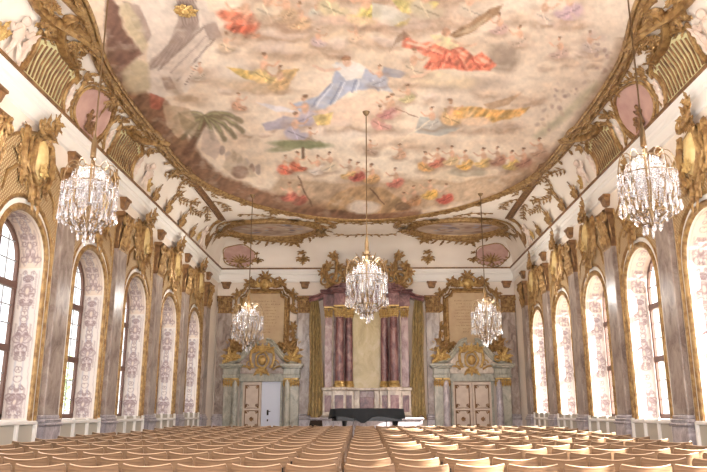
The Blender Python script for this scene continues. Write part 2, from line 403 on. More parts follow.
# entablature and cornice
prof = [(0, 6.52), (.05, 6.55), (.05, 6.66), (.02, 6.68), (.02, 6.82), (.07, 6.86), (.07, 6.92), (.1, 6.95), (.13, 7.02), (.13, 7.06), (0, 7.1)]
g = G()
rows = []
for w, z in prof: rows.append([(-HW+w, YR, z), (-HW+w, D-w, z), (HW-w, D-w, z), (HW-w, YR, z)])
g.grid(rows); tag(g.build('trim_cornice', white, smooth=False), kind='structure')
g = G()
for w, z, r in ((.13, 7.07, .03),):
    for a, b in (((-HW+w, YR, z), (-HW+w, D-w, z)), ((-HW+w, D-w, z), (HW-w, D-w, z)), ((HW-w, D-w, z), (HW-w, YR, z))):
        x0, x1 = sorted((a[0], b[0])); y0, y1 = sorted((a[1], b[1]))
        g.box(x0-r, x1+r, y0-r, y1+r, z-r, z+r)
tag(g.build('trim_cornice_fillet', goldd, smooth=False), kind='structure')

# ------------------------------------------------------------------ windows
# painted ornament on jamb and soffit
def ornament_paint(P, w, h, seed, c1, c2):
    rnd = random.Random(seed); cx = w/2
    P.line([(w*.06, h*.01), (w*.06, h*.99)], w*.025, c1, .5); P.line([(w*.94, h*.01), (w*.94, h*.99)], w*.025, c1, .5)
    blue = (176, 176, 190)
    def curve(x, y, a, L, k, wd, col):
        pts = []; n = 9
        for i in range(n+1): pts.append((x, y)); x += cos(a)*L/n; y += sin(a)*L/n; a += k/n*(1+i*.25)
        for d in (1, -1): P.line([(cx+d*u, v) for u, v in pts], wd, col, .85)
    segs = [(.01, .2, 1), (.2, .4, 0), (.4, .62, 1), (.62, .72, 0), (.72, .97, 1)] if h > 2 else [(.02, .98, 1)]
    for a, b, full in segs:
        y0, y1 = a*h, b*h
        for d in (1, -1): P.line([(cx+d*w*.16, y0), (cx+d*w*.16, y1)], w*.05, blue, .45)
        if full:
            m = (y0+y1)/2; P.ell(cx, m, w*.3, (y1-y0)*.42, (214, 198, 194), .7, 0, .2)
            n = 15
            for k in range(n):
                y = y0+(y1-y0)*(k+.5)/n; curve(w*rnd.uniform(.02, .12), y, rnd.uniform(-1.2, 1.8), w*rnd.uniform(.35, .7), rnd.uniform(2.0, 5)*rnd.choice([-1, 1]), w*rnd.uniform(.025, .045), c2 if k % 2 else c1)
                P.ell(cx+w*.32, y, w*.07, w*.05, c1, .5, rnd.uniform(0, 90)); P.ell(cx-w*.32, y, w*.07, w*.05, c1, .5, rnd.uniform(0, 90))
            P.ell(cx, m, w*.13, (y1-y0)*.16, c1, .8, 0, .25); P.ell(cx, m, w*.08, (y1-y0)*.11, (226, 210, 196), .9, 0, .3)
        else:
            for k in range(3): curve(w*.03, y0+(y1-y0)*(k+.5)/3, .4, w*.5, rnd.uniform(2, 4), w*.03, c1)
def paintpanel(name, w, h, nx, ny, fn, seed, tint):
    X, Y = np.meshgrid(np.linspace(0, w, nx), np.linspace(0, h, ny), indexing='ij')
    P = Painter(X, Y, tint); P.jitter(.022, .12, seed); n_ = vnoise(X, Y, .4, seed+5); P.mix(np.clip(n_*1.2, 0, .5), (240, 224, 214))
    ornament_paint(P, w, h, seed, (168, 148, 146), (150, 128, 128)); rgb = P.linear().reshape(-1, 3)
    V = [fn(x, y) for x, y in zip(X.ravel(), Y.ravel())]
    F = [(i*ny+j, (i+1)*ny+j, (i+1)*ny+j+1, i*ny+j+1) for i in range(nx-1) for j in range(ny-1)]
    return paintmesh(name, V, F, rgb, paint2)
JH = SPR-SILL
wi = 1
proto = None
def make_window():
    r = thing('window', None, None)
    # local: x = depth outward negative (wall plane x=0, room side positive), y along, z up
    for d in (1, -1):
        tag(paintpanel('painted_jamb', .44, JH-.06, 34, 220, lambda x, y, d=d: (-.03-x, d*(OW-.004), SILL+.04+y), 3, (224, 214, 206)), 'painted jamb with mauve scrollwork').parent = r
    A = arch(OW-.004); L = [0]
    for i in range(1, len(A)): L.append(L[-1]+hypot(A[i][0]-A[i-1][0], A[i][1]-A[i-1][1]))
    def sof(x, y):
        k = min(len(A)-2, max(0, int(np.searchsorted(L, y, side='right')-1))); t = (y-L[k])/(L[k+1]-L[k]); return (-.03-x, A[k][0]*(1-t)+A[k+1][0]*t, A[k][1]*(1-t)+A[k+1][1]*t-.006)
    tag(paintpanel('painted_soffit', .44, L[-1], 34, 120, sof, 8, (222, 204, 188)), 'painted arch soffit').parent = r
    fr = G(lambda u, v, w: (-.44-w, u, v))      # timber
    o = [(-OW+.03, SILL+.02)]+arch(OW-.03, -.03)+[(OW-.03, SILL+.02)]; i_ = [(-OW+.11, SILL+.1)]+arch(OW-.11, -.11)+[(OW-.11, SILL+.1)]
    fr.grid([[(a, b, 0) for a, b in i_], [(a, b, 0) for a, b in o], [(a, b, .06) for a, b in o], [(a, b, .06) for a, b in i_], [(a, b, 0) for a, b in i_]])
    fr.box(-OW+.03, OW-.03, SILL+.02, SILL+.12, 0, .06); 
    fr.box(-.045, .045, SILL+.1, SPR+ARH-.1, -.02, .06)
    fr.box(-OW+.08, OW-.08, 2.44, 2.56, -.03, .06); fr.box(-OW+.08, OW-.08, 3.59, 3.71, -.03, .06)
    f = fr.build('window_frame', frame_b, r, smooth=False)
    mu = G(lambda u, v, w: (-.46-w, u, v))
    for z in (1.65, 2.05, 2.95, 3.28, 4.1, 4.45): mu.box(-OW*.86, OW*.86, z-.011, z+.011, 0, .02)
    for u in (-.4, .4): mu.box(u-.011, u+.011, SILL+.1, 4.55, 0, .02)
    mu.build('glazing_bar', leadm, f, smooth=False)
    pn = G(lambda u, v, w: (-.475, u, v)); A2 = arch(OW-.1, -.1)
    pn.grid([[(a, b, 0) for a, b in A2], [(a, SILL+.1, 0) for a, b in A2]]); pn.build('pane', glass, r, smooth=False)
    s_ = G(Lw); s_.box(-OW-.22, OW+.22, SILL-.07, SILL, 0, .1, .015); s_.box(-OW+.01, OW-.01, SILL-.02, SILL+.015, -.42, .02)
    s_.build('window_sill', white, r, smooth=False)
    return r
wp = make_window(); n_ = 1
for sg in (-1, 1):
    for y in WIN+WINX:
        w = wp if n_ == 1 else dup(wp)
        w.name = 'window_%d' % n_; w['kind'] = 'structure'; w.location = (sg*HW, y, 0); w.rotation_euler = (0, 0, 0 if sg < 0 else pi); n_ += 1

# gilded arch surround, spandrel and crest -----------------------------------------
def make_surround():
    r = thing('window_surround', None, 'window surround')
    def outline(hw, dz): return [(-hw, SILL-.0)]+[(-hw, SILL+.5*i) for i in range(1, 6)]+arch(hw, dz)+[(hw, SPR-.3-.5*i) for i in range(0, 5)]+[(hw, SILL)]
    g = G(Lw); g.relief(outline(OW+.07, .07), .07, 0, .9); g.relief(outline(OW+.26, .27), .045, 0, 1.3); g.build('gilded_moulding', gold, r)
    g = G(Lw); g.relief(outline(OW+.16, .17), .06, 0, .4); g.build('white_band', white, r)
    # spandrel field of gilded lattice
    g = G(Lw); A = arch(OW+.28, .3); T = [(a*1.0, 6.1+.22*abs(a)**1.5*-1+.25*(1-abs(a)/1.14)) for a, b in A]
    rows = [[(a, b+(t[1]-b)*k/4, .035) for (a, b), t in zip(A, T)] for k in range(5)]
    g.grid(rows); g.grid([[(a, t[1], .035) for (a, b), t in zip(A, T)], [(a, t[1], 0) for (a, b), t in zip(A, T)]])
    g.build('lattice_spandrel', lat, r)
    g = G(Lw); g.relief([(a, t[1]) for (a, b), t in zip(A, T)], .035, .03)
    for d in (-1, 1): g.relief([(d*1.14, SPR+.1), (d*1.14, 6.08)], .03, .02); g.relief([(d*1.0, 4.95), (d*.9, 5.3), (d*.62, 5.5), (d*.3, 5.42), (d*.16, 5.2)], [.02, .04, .045, .04, .02], .04)
    g.build('gilded_fillet', gold, r)
    return r
def make_crest():
    r = thing('gilded_crest', None, 'carved crest')
    g = G(Lw)
    g.ring((.05, 5.85), .23, .43, .05, .08, rot=-.15, wob=.08, k=5, h=1.6); g.ring((.05, 5.85), .33, .52, .035, .05, rot=-.15, wob=.12, k=7, h=1.6)
    for d in (-1, 1):
        g.cscroll((d*.36+.05, 5.35), (d*.42+.05, 6.3), -d*.14, .05, .06, 1.5)
        g.cscroll((d*.1, 5.02), (d*.42, 5.5), d*.12, .04, .06, 1.5)
        g.spiral((d*.55, 6.15), .16, pi/2, 1.3, d, .035, .05)
        g.spiral((d*.5, 5.45), .14, -pi/2, 1.2, -d, .03, .05)
        g.fan((d*.55, 5.75), (0 if d > 0 else pi), .28, 3, 1.8, .4, .6, .06)
        g.fan((d*.4, 5.35), (-.7 if d > 0 else pi+.7), .22, 3, 1.2, .4, .6, .06)
        g.leaf((d*.08, 5.35), -pi/2+d*.12, .62, .15, -d*.3, .12, .6, 5, .1)
    g.fan((.08, 6.3), 1.2, .5, 6, 2.6, .36, .7, .12, lift=.5)
    g.spiral((.2, 6.55), .17, -pi*.7, 1.2, 1, .045, .22)
    g.spiral((-.14, 6.45), .13, -pi*.3, 1.2, -1, .04, .18)
    g.fan((.3, 6.62), .9, .34, 4, 1.8, .36, .7, .2, lift=.5)
    g.build('scrollwork', gold, r)
    g = G(Lw); g.dome((.05, 5.85), .21, .4, .1, .12, rot=-.15); g.build('cartouche_boss', ochre, r)
    g = G(Lw); g.fan((.02, 5.5), pi/2, .3, 5, 1.6, .34, .5, .2); g.build('leaf_spray', goldb, r)
    return r
# pilaster -----------------------------------------------------------------------------
def capital(g, w, z0, z1, dep):
    """leafy gilded capital on a pilaster of half-width w"""
    h = z1-z0; n = 5
    for row, (zz, sz, off) in enumerate(((z0+.02*h, .42*h, 0), (z0+.3*h, .42*h, .5))):
        for k in range(n+(0 if row == 0 else -1)):
            u = -w+(k+.5+off*1.0)*(2*w/n)
            g.leaf((u, zz), pi/2, sz, 2*w/n*1.15, 0.05, dep+.01+.02*row, .6, 3, .5)
    for d in (-1, 1):
        g.spiral((d*w*.9, z0+h*.78), h*.14, pi/2, 1.4, d, .03*h/.7+.01, dep+.08, 1.4)
        g.spiral((d*w*.3, z0+h*.8), h*.12, pi/2, 1.3, -d, .022, dep+.06, 1.4)
        g.leaf((d*w*.8, z0+h*.05), pi/2-d*.12, h*.6, .12, -d*.15, dep*.6, .6, 3, .3)
    g.fan((0, z0+h*.62), pi/2, h*.34, 3, 1.2, .4, .4, dep+.06)
def make_pilaster(M, hw, zb, z0, z1, dep=.12, m=mauve, mbase=grey, plinth=1.12):
    r = thing('pilaster', None, 'pilaster')
    g = G(M); g.box(-hw, hw, plinth+.2, z0, 0, dep, .015); g.build('shaft', m, r, smooth=False)
    g = G(M)
    g.box(-hw-.05, hw+.05, zb, plinth, 0, dep+.05, .01); g.box(-hw-.09, hw+.09, plinth, plinth+.06, 0, dep+.09, .02); g.box(-hw-.06, hw+.06, plinth+.06, plinth+.13, 0, dep+.06, .02); g.box(-hw-.03, hw+.03, plinth+.13, plinth+.2, 0, dep+.03, .02)
    g.build('base', mbase, r, smooth=False)
    c = thing('capital', None, None, parent=r); 
    g = G(M); h = z1-z0
    rows = [[(-hw*k, z, 0), (-hw*k, z, dep*k2), (hw*k, z, dep*k2), (hw*k, z, 0)] for z, k, k2 in ((z0, 1, 1), (z0+h*.1, 1, 1), (z0+h*.5, .98, 1.05), (z0+h*.85, 1.05, 1.4), (z0+h*.88, 1.18, 1.7), (z1, 1.18, 1.7))]
    g.grid(rows); g.f.append(tuple(g.pt(*p) for p in rows[-1])); g.build('bell', goldd, c, smooth=False)
    g = G(M); g.relief([(-hw*1.04, z0), (hw*1.04, z0)], .03, dep*.9); capital(g, hw, z0, z1, dep); g.build('acanthus', gold, c)
    b = G(M); z = 6.26
    rows = [[(-q, zz, 0), (-q, zz, d2), (q, zz, d2), (q, zz, 0)] for zz, q, d2 in ((z, .1, .05), (z+.04, .13, .1), (z+.2, .17, .14), (z+.22, .2, .17), (z+.27, .2, .17))]
    b.grid(rows); b.f.append(tuple(b.pt(*p) for p in rows[-1])); b.f.append(tuple(b.pt(*p) for p in rows[0]))
    b.build('entablature_block', goldd, r, smooth=False)
    return r
def make_radiator():
    r = thing('radiator_cover', None, 'radiator cover')
    g = G(Lw); g.box(-1.08, 1.08, .12, 1.12, .01, .05); g.build('panel', panelg, r, smooth=False)
    for u in (-1.1, -.4, .33, 1.02): g = G(Lw); g.box(u, u+.08, .1, 1.14, .03, .1, .01); g.build('white_post', white, r, smooth=False)
    return r
sur, cre, pil, rad = make_surround(), make_crest(), make_pilaster(Lw, .31, -.1, 5.2, 6.12), make_radiator()
first = True
for sg in (-1, 1):
    side = 'left' if sg < 0 else 'right'; rz = 0 if sg < 0 else pi
    for i, y in enumerate(WIN):
        pos = '%s window from the far end of the %s wall' % (ORD[4-i], side)
        for pr, lab, grp in ((sur, 'gilded arched moulding and lattice spandrel around the '+pos, 'gilded window surrounds'), (cre, 'gilded rococo cartouche crest above the '+pos, 'gilded crests over the windows'), (rad, 'grey panelled radiator cover under the '+pos, 'radiator covers')):
            o = pr if first else dup(pr)
            o.location = (sg*HW, y, 0 if pr is not rad else floorz(y)); o.rotation_euler = (0, 0, rz); o['label'] = lab; o['group'] = grp
        first = False
first = True
for sg in (-1, 1):
    side = 'left' if sg < 0 else 'right'; rz = 0 if sg < 0 else pi
    for i, y in enumerate(PIL):
        o = pil if first else dup(pil); first = False
        o.location = (sg*HW, y, 0); o.rotation_euler = (0, 0, rz); o['label'] = 'mauve marble pilaster with gilded capital, %s from the far end of the %s wall' % (ORD[5-i], side); o['group'] = 'side wall pilasters'
first = True; pb = make_pilaster(Bw, .27, .2, 5.28, 5.95, .12)
for i, x in enumerate((-5.66, -2.46, 2.68, 5.7)):
    o = pb if first else dup(pb); first = False; o.location = (x, D, 0)
    o['label'] = ['mauve marble pilaster left of the left portal on the end wall', 'mauve marble pilaster between left portal and curtain', 'mauve marble pilaster between curtain and right portal', 'mauve marble pilaster right of the right portal on the end wall'][i]; o['group'] = 'end wall pilasters'
# ================================================================== CEILING PAINTING
hwp = [(3.6, 0), (4.1, 2.2), (5.2, 3.7), (6.5, 4.5), (8, 4.8), (9.3, 4.62), (10.6, 4.69), (11.4, 4.82), (12.7, 5.1), (14, 5.2), (15.2, 5.22), (16.8, 5.2), (18.7, 5.14), (19.8, 5.0), (20.7, 4.75), (21.5, 4.4), (22.4, 3.85), (23.2, 3.2), (23.9, 2.35), (24.4, 1.5), (24.65, .75), (24.72, 0)]
def smooth(P, k=6):
    out = []; n = len(P)
    for i in range(n-1):
        p0, p1, p2, p3 = [np.array(P[max(0, min(n-1, j))], float) for j in (i-1, i, i+1, i+2)]
        for q in range(k):
            t = q/k; out.append(tuple(.5*((2*p1)+(-p0+p2)*t+(2*p0-5*p1+4*p2-p3)*t*t+(-p0+3*p1-3*p2+p3)*t**3)))
    out.append(tuple(P[-1])); return out
hs = smooth(hwp); ysn = np.array([p[0] for p in hs]); hsn = np.array([p[1] for p in hs])
order = np.argsort(ysn); ysn = ysn[order]; hsn = hsn[order]
nu, nv = 380, 400
yy = np.linspace(3.65, 24.7, nv); U, YY = np.meshgrid(np.linspace(-1, 1, nu), yy, indexing='ij')
XX = U*np.interp(YY, ysn, hsn)
dx_, dy_, dz_ = XX-CAMP[0], YY-CAMP[1], 8.19-HC
zc = dx_*FW[0]+dy_*FW[1]+dz_*FW[2]; PX = 353.5+FPX*(dx_*RT[0]+dy_*RT[1])/zc; PY = 236-FPX*(dx_*UP[0]+dy_*UP[1]+dz_*UP[2])/zc
P = Painter(PX, PY, (234, 214, 192)); P.jitter(5, 26, 3); P.wx = P.wx+3*vnoise(PX, PY, 5, 50); P.wy = P.wy+3*vnoise(PX, PY, 5, 51)
rc_ = random.Random(77)
X_, Y_ = PX, PY
n1 = vnoise(X_+Y_*.4, Y_*2.2, 60, 9); n2 = vnoise(X_, Y_*1.7, 24, 12)
P.mix(np.clip(n1*2.2+.1, 0, .8), (214, 188, 160)); P.mix(np.clip(-n1*2.4, 0, .8), (236, 222, 204)); P.mix(np.clip(n2*1.6-.1, 0, .5), (196, 168, 146))
P.mix(np.clip((X_-430)/160, 0, 1)*np.clip((130-Y_)/90, 0, 1)*.6, (204, 188, 172))
P.ell(330, 45, 95, 28, (206, 180, 146), .6, 0, .8); P.ell(250, 80, 55, 22, (196, 190, 190), .5, 0, .8); P.ell(345, 130, 120, 14, (232, 216, 206), .6, 0, .8)
P.ell(270, 32, 70, 16, (190, 160, 132), .6, -5, .7); P.ell(400, 70, 60, 20, (205, 182, 158), .6, 5, .7)
P.ell(480, 105, 90, 26, (206, 188, 172), .6, 0, .7); P.ell(420, 22, 110, 9, (230, 206, 188), .8, 2, .6)
def cloud(x, y, w_, h_, n):
    for k in range(n):
        u = rc_.uniform(-1, 1); q = rc_.uniform(.18, .4)*w_; cx_ = x+u*w_*.8; cy_ = y+rc_.uniform(-.4, .4)*h_
        P.ell(cx_, cy_+q*.22, q, q*.42, (170, 138, 114), .55, rc_.uniform(-12, 12), .6); P.ell(cx_, cy_-q*.05, q*.9, q*.34, rc_.choice([(236, 218, 196), (230, 206, 180), (226, 208, 196)]), .6, rc_.uniform(-12, 12), .5)
for a in ((250, 34, 60, 12, 9), (330, 22, 60, 9, 8), (420, 22, 70, 9, 9), (300, 50, 60, 12, 8), (360, 40, 50, 10, 7), (255, 88, 42, 9, 7), (340, 108, 60, 14, 11), (360, 126, 50, 8, 7), (440, 82, 50, 9, 9), (520, 96, 50, 12, 8), (570, 60, 40, 20, 8), (480, 124, 50, 9, 7), (250, 130, 30, 10, 5), (560, 20, 50, 12, 8), (400, 140, 60, 7, 6), (410, 96, 30, 8, 5), (330, -30, 200, 24, 16), (440, -60, 200, 26, 16)): cloud(*a)
P.wx = PX+1.6*vnoise(PX, PY, 7, 80)+.8*vnoise(PX, PY, 2.5, 82); P.wy = PY+1.6*vnoise(PX, PY, 7, 81)+.8*vnoise(PX, PY, 2.5, 83)
# painted ruins on the left
st, sd, dk = (208, 190, 176), (156, 134, 124), (122, 100, 92)
P.poly([(118, -20), (150, -20), (206, 0), (214, 30), (188, 92), (150, 100), (146, 60), (150, 30)], (214, 200, 188), .9)
P.poly([(122, 0), (140, 5), (152, 35), (146, 44), (132, 22)], sd, .8); P.poly([(176, -10), (192, -10), (200, 28), (170, 62), (150, 70), (148, 62), (168, 45), (178, 20)], sd, .75)
for k in range(6): P.line([(180+k*3, -5), (183+k*3, 25-k), (160+k*4, 55), (150+k*5, 66+k)], 1.0, dk, .6)
P.poly([(160, 68), (205, 25), (214, 34), (172, 84)], st, .9); P.line([(158, 70), (205, 26)], 1.4, dk, .7); P.line([(172, 86), (215, 38)], 1.4, dk, .7); P.line([(165, 78), (210, 32)], 1, sd, .7)
P.poly([(203, 24), (216, 20), (222, 37), (209, 40)], sd, .8); P.poly([(200, 8), (214, 12), (218, 22), (203, 24)], st, .9)
P.ell(190, 76, 12, 17, (216, 200, 186), .9, 35, .4); 
for k in range(8): P.ell(186+k*1.4, 84-k*2.6, 1.3, 1.1, dk, .8)
P.poly([(148, 70), (168, 70), (180, 85), (176, 92), (160, 92), (148, 84)], (212, 198, 186), .9); P.poly([(162, 78), (170, 76), (176, 88), (166, 90)], sd, .9)
P.wx = PX+5*vnoise(PX, PY, 7, 80); P.wy = PY+5*vnoise(PX, PY, 7, 81)
# rocks
P.poly([(108, -10), (118, 5), (124, 28), (143, 53), (133, 60), (126, 72), (118, 92), (108, 60), (104, 20)], (112, 78, 66), .92, 3)
P.poly([(118, 5), (128, 2), (140, 20), (148, 45), (143, 52), (126, 28)], (190, 174, 140), .8, 3)
P.poly([(122, 72), (136, 58), (148, 62), (150, 88), (138, 100), (122, 88)], (188, 172, 138), .85, 4)
P.poly([(116, 70), (124, 92), (146, 92), (168, 104), (184, 132), (206, 160), (226, 176), (262, 190), (300, 196), (345, 208), (420, 210), (420, 228), (300, 222), (200, 195), (150, 145), (120, 105)], (118, 80, 58), .92, 5)
P.mix(np.clip(n2*2.5, 0, .6)*np.clip((Y_-60)/40, 0, 1)*np.clip((230-X_)/40, 0, 1), (150, 116, 84))
P.wx = PX+2.4*vnoise(PX, PY, 5, 80); P.wy = PY+2.4*vnoise(PX, PY, 5, 81)
# palm, figures on the left
P.line([(186, 152), (196, 136), (204, 122)], 5, (104, 72, 54), .95)
for dx, dy, k in ((-34, -2, -9), (-30, 8, -8), (-22, 14, -5), (-20, -8, -3), (36, -2, -9), (38, 8, -9), (30, 14, -7), (20, 16, -5), (16, -7, -3), (-8, 12, -3), (8, 15, -3)):
    q_ = [(205+dx*t, 117+dy*t+k*4*t*(1-t)*.5+6*t*t) for t in (0, .2, .4, .6, .8, 1)]
    P.line(q_, 3.6, (118, 104, 78), .85); P.line([(x, y-1) for x, y in q_[:5]], 1.2, (158, 154, 110), .8)
P.poly([(150, 92), (165, 98), (160, 110), (150, 108)], (156, 84, 66), .85); P.poly([(163, 104), (190, 108), (196, 122), (178, 138), (166, 124)], (196, 170, 140), .8); P.poly([(178, 112), (198, 124), (192, 138), (182, 128)], (150, 130, 100), .7)
P.poly([(204, 128), (214, 130), (222, 148), (216, 160), (200, 150)], (196, 174, 160), .7)
for k in range(7): P.ell(222+k*6, 150+k*3.2+2*(k % 2), 3.4, 6, [(150, 128, 120), (180, 160, 150), (128, 92, 78)][k % 3], .7)
P.poly([(232, 148), (246, 160), (256, 176), (236, 178), (222, 166)], (190, 168, 140), .7); P.ell(240, 172, 10, 8, (120, 84, 70), .7)
# a reusable small draped figure
def person(x, y, s, robe, skin=(206, 160, 130), d=1, robe2=None, lean=0):
    s = s*1.35; P.ell(x+d*s*.1, y+s*.6, s*.85, s*.28, (150, 118, 96), .55, 0, .6); P.ell(x-d*s*.3, y+s*.1, s*.4, s*.3, (170, 140, 118), .4, 30, .6)
    P.ell(x-d*s*.1, y+s*.35, s*.42, s*.34, robe, .9, 15*d, .35); P.ell(x+d*s*.25, y+s*.5, s*.4, s*.18, robe2 or robe, .85, -12*d, .4)
    P.ell(x+lean*s, y-s*.02, s*.2, s*.26, skin, .85, 0, .4); P.ell(x+lean*s+d*s*.05, y-s*.38, s*.11, s*.12, skin, .95, 0, .4); P.ell(x+lean*s, y-s*.46, s*.12, s*.07, (120, 86, 62), .8)
    P.line([(x+lean*s, y-s*.08), (x+d*s*.35, y-s*.02), (x+d*s*.55, y-s*.2)], s*.06, skin, .85)
    P.line([(x-d*s*.3, y+s*.25), (x, y+s*.4), (x+d*s*.4, y+s*.55)], s*.04, tuple(c*.72 for c in robe), .7); P.line([(x-d*s*.15, y+s*.12), (x+d*s*.1, y+s*.6)], s*.03, tuple(min(255, c*1.18) for c in robe), .7)
for x, y, s_, c in ((238, 100, 12, (200, 150, 120)), (318, 36, 12, (196, 170, 170)), (226, 40, 13, (206, 180, 150)), (408, 92, 12, (190, 176, 130)), (520, 34, 14, (196, 170, 150)), (560, 46, 14, (190, 160, 146)), (590, 40, 14, (200, 180, 170)), (356, 32, 11, (210, 180, 150)), (470, 0, 20, (206, 190, 170)), (500, 22, 14, (196, 160, 150)), (310, 134, 10, (190, 176, 160)), (370, 146, 10, (180, 150, 130)), (400, 150, 10, (196, 150, 120)), (200, 70, 12, (190, 170, 150)), (300, 14, 18, (206, 170, 130)), (318, 6, 16, (190, 190, 176)), (400, 10, 18, (190, 170, 110)), (250, 26, 14, (190, 130, 100))): person(x, y, s_, c, d=1 if (x//2) % 2 else -1)
# top group
person(245, 10, 26, (200, 96, 70), d=-1); P.ell(232, 16, 18, 8, (204, 100, 72), .85, 12, .4); person(268, 0, 26, (214, 196, 170)); person(286, 5, 20, (190, 158, 124), d=-1); P.ell(262, 18, 40, 6, (170, 140, 118), .5, 0, .6)
person(332, -4, 24, (206, 190, 150)); person(366, 2, 26, (196, 178, 96), d=-1); P.poly([(372, 2), (392, 6), (412, 16), (392, 26), (372, 20)], (206, 202, 190), .85); P.poly([(388, -6), (410, -2), (440, 2), (430, 14), (402, 12)], (200, 188, 110), .8); person(425, -4, 26, (190, 176, 150)); P.ell(350, 20, 50, 7, (226, 192, 170), .7, 4, .5)
person(570, 0, 22, (190, 160, 170), d=-1); person(545, 8, 18, (214, 196, 180)); 
# left angels
P.poly([(226, 66), (250, 70), (272, 78), (262, 84), (240, 76)], (206, 172, 92), .9); P.poly([(278, 70), (300, 68), (292, 80), (270, 88)], (186, 150, 96), .85); person(264, 66, 20, (214, 184, 120)); person(280, 76, 17, (200, 160, 110), d=-1); P.ell(250, 86, 48, 9, (200, 168, 130), .6, 6, .6)
# central figure in blue and white on clouds
P.ell(330, 112, 62, 16, (224, 190, 166), .8, -5, .5); P.ell(362, 110, 36, 15, (230, 200, 176), .8, 0, .5)
P.poly([(336, 62), (362, 66), (384, 78), (392, 92), (372, 88), (348, 92), (326, 108), (300, 112), (292, 104), (318, 96), (332, 82)], (168, 176, 200), .95, 2)
P.poly([(332, 64), (352, 60), (366, 66), (362, 78), (346, 80)], (232, 224, 216), .9); P.poly([(384, 66), (408, 72), (400, 78), (380, 76)], (150, 150, 168), .8)
P.ell(347, 62, 5, 5, (222, 182, 156), .95); P.ell(346, 58, 5, 3, (140, 98, 72), .9); P.line([(340, 68), (326, 70), (314, 66)], 2, (220, 182, 156), .9)
for a in ((330, 84, 312, 106), (342, 82, 330, 104), (356, 80, 352, 92), (370, 80, 378, 90)): P.line([(a[0], a[1]), (a[2], a[3])], 1.3, (120, 128, 160), .7); P.line([(a[0]+3, a[1]), (a[2]+4, a[3])], 1.1, (226, 226, 232), .7)
person(305, 108, 20, (172, 160, 180), d=-1); P.poly([(256, 102), (284, 106), (298, 112), (276, 112)], (224, 216, 220), .9); P.poly([(262, 124), (284, 116), (300, 118), (284, 128), (266, 130)], (164, 156, 176), .85); person(295, 124, 18, (178, 170, 190))
P.poly([(312, 116), (334, 112), (330, 124), (318, 126)], (212, 182, 104), .8); person(392, 104, 16, (214, 170, 150), d=-1); person(380, 116, 16, (196, 140, 130))
# red winged figure and its cloud
P.ell(503, 58, 19, 18, (158, 138, 122), .85, 10, .35); P.ell(470, 84, 52, 10, (176, 156, 140), .7, -4, .5); P.ell(436, 78, 34, 10, (228, 208, 176), .85, 3, .5); P.ell(462, 82, 18, 9, (220, 198, 166), .85, 3, .5)
P.poly([(449, 34), (470, 22), (490, 8), (503, 4), (498, 14), (480, 26), (468, 34), (456, 38)], (150, 116, 86), .95); P.poly([(455, 34), (475, 24), (490, 14), (480, 26), (466, 33)], (200, 180, 150), .6)
P.poly([(404, 34), (418, 42), (440, 42), (462, 46), (474, 56), (482, 52), (497, 64), (490, 71), (466, 70), (444, 68), (420, 72), (430, 58), (416, 50), (402, 46)], (208, 108, 84), .95, 2)
P.poly([(404, 30), (396, 38), (390, 52), (394, 44), (410, 36)], (130, 100, 80), .8); P.poly([(430, 34), (448, 36), (462, 44), (450, 50), (436, 44)], (222, 206, 160), .9); P.ell(446, 32, 5, 5, (200, 150, 120), .95)
for a in ((420, 46, 440, 54), (446, 52, 438, 68), (458, 56, 464, 68), (472, 58, 480, 68), (430, 62, 424, 72)): P.line([(a[0], a[1]), (a[2], a[3])], 1.3, (168, 70, 58), .7); P.line([(a[0]+3, a[1]+1), (a[2]+4, a[3])], 1.2, (232, 158, 132), .7)
person(414, 60, 18, (210, 186, 160)); person(380, 74, 14, (170, 170, 184), d=-1)
for a, c in (((452, 46, 470, 58), (238, 176, 150)), ((428, 48, 444, 52), (236, 170, 140)), ((470, 62, 490, 67), (176, 84, 66)), ((440, 60, 460, 66), (166, 78, 64)), ((410, 44, 424, 50), (150, 76, 60)), ((476, 56, 492, 64), (240, 184, 160)), ((448, 54, 452, 66), (150, 66, 56))): P.ell((a[0]+a[2])/2, (a[1]+a[3])/2, hypot(a[2]-a[0], a[3]-a[1])/2, 2.4, c, .75, math.degrees(atan2(a[3]-a[1], a[2]-a[0])), .6)
P.line([(440, 40), (426, 46), (408, 42)], 2, (222, 184, 156), .9); P.line([(452, 40), (466, 46), (476, 44)], 1.8, (214, 176, 148), .9); P.line([(430, 70), (420, 76), (412, 76)], 2, (222, 186, 160), .9)
# lower pair with ochre drapery
P.poly([(444, 108), (470, 106), (500, 110), (530, 107), (520, 116), (494, 122), (470, 118), (448, 120)], (210, 158, 84), .9, 2); P.poly([(484, 104), (506, 98), (522, 92), (508, 104), (490, 110)], (176, 140, 108), .8)
P.poly([(420, 116), (440, 120), (460, 128), (440, 136), (414, 132)], (168, 172, 172), .8); person(450, 110, 17, (210, 170, 120)); person(432, 116, 15, (190, 186, 180), d=-1); P.ell(476, 121, 18, 6, (232, 200, 168), .9, 0, .4)
person(388, 106, 15, (178, 120, 116), d=-1); P.line([(395, 108), (418, 117)], .8, (140, 100, 80), .8)
P.line([(402, 140), (430, 120)], 1, (230, 214, 190), .8)
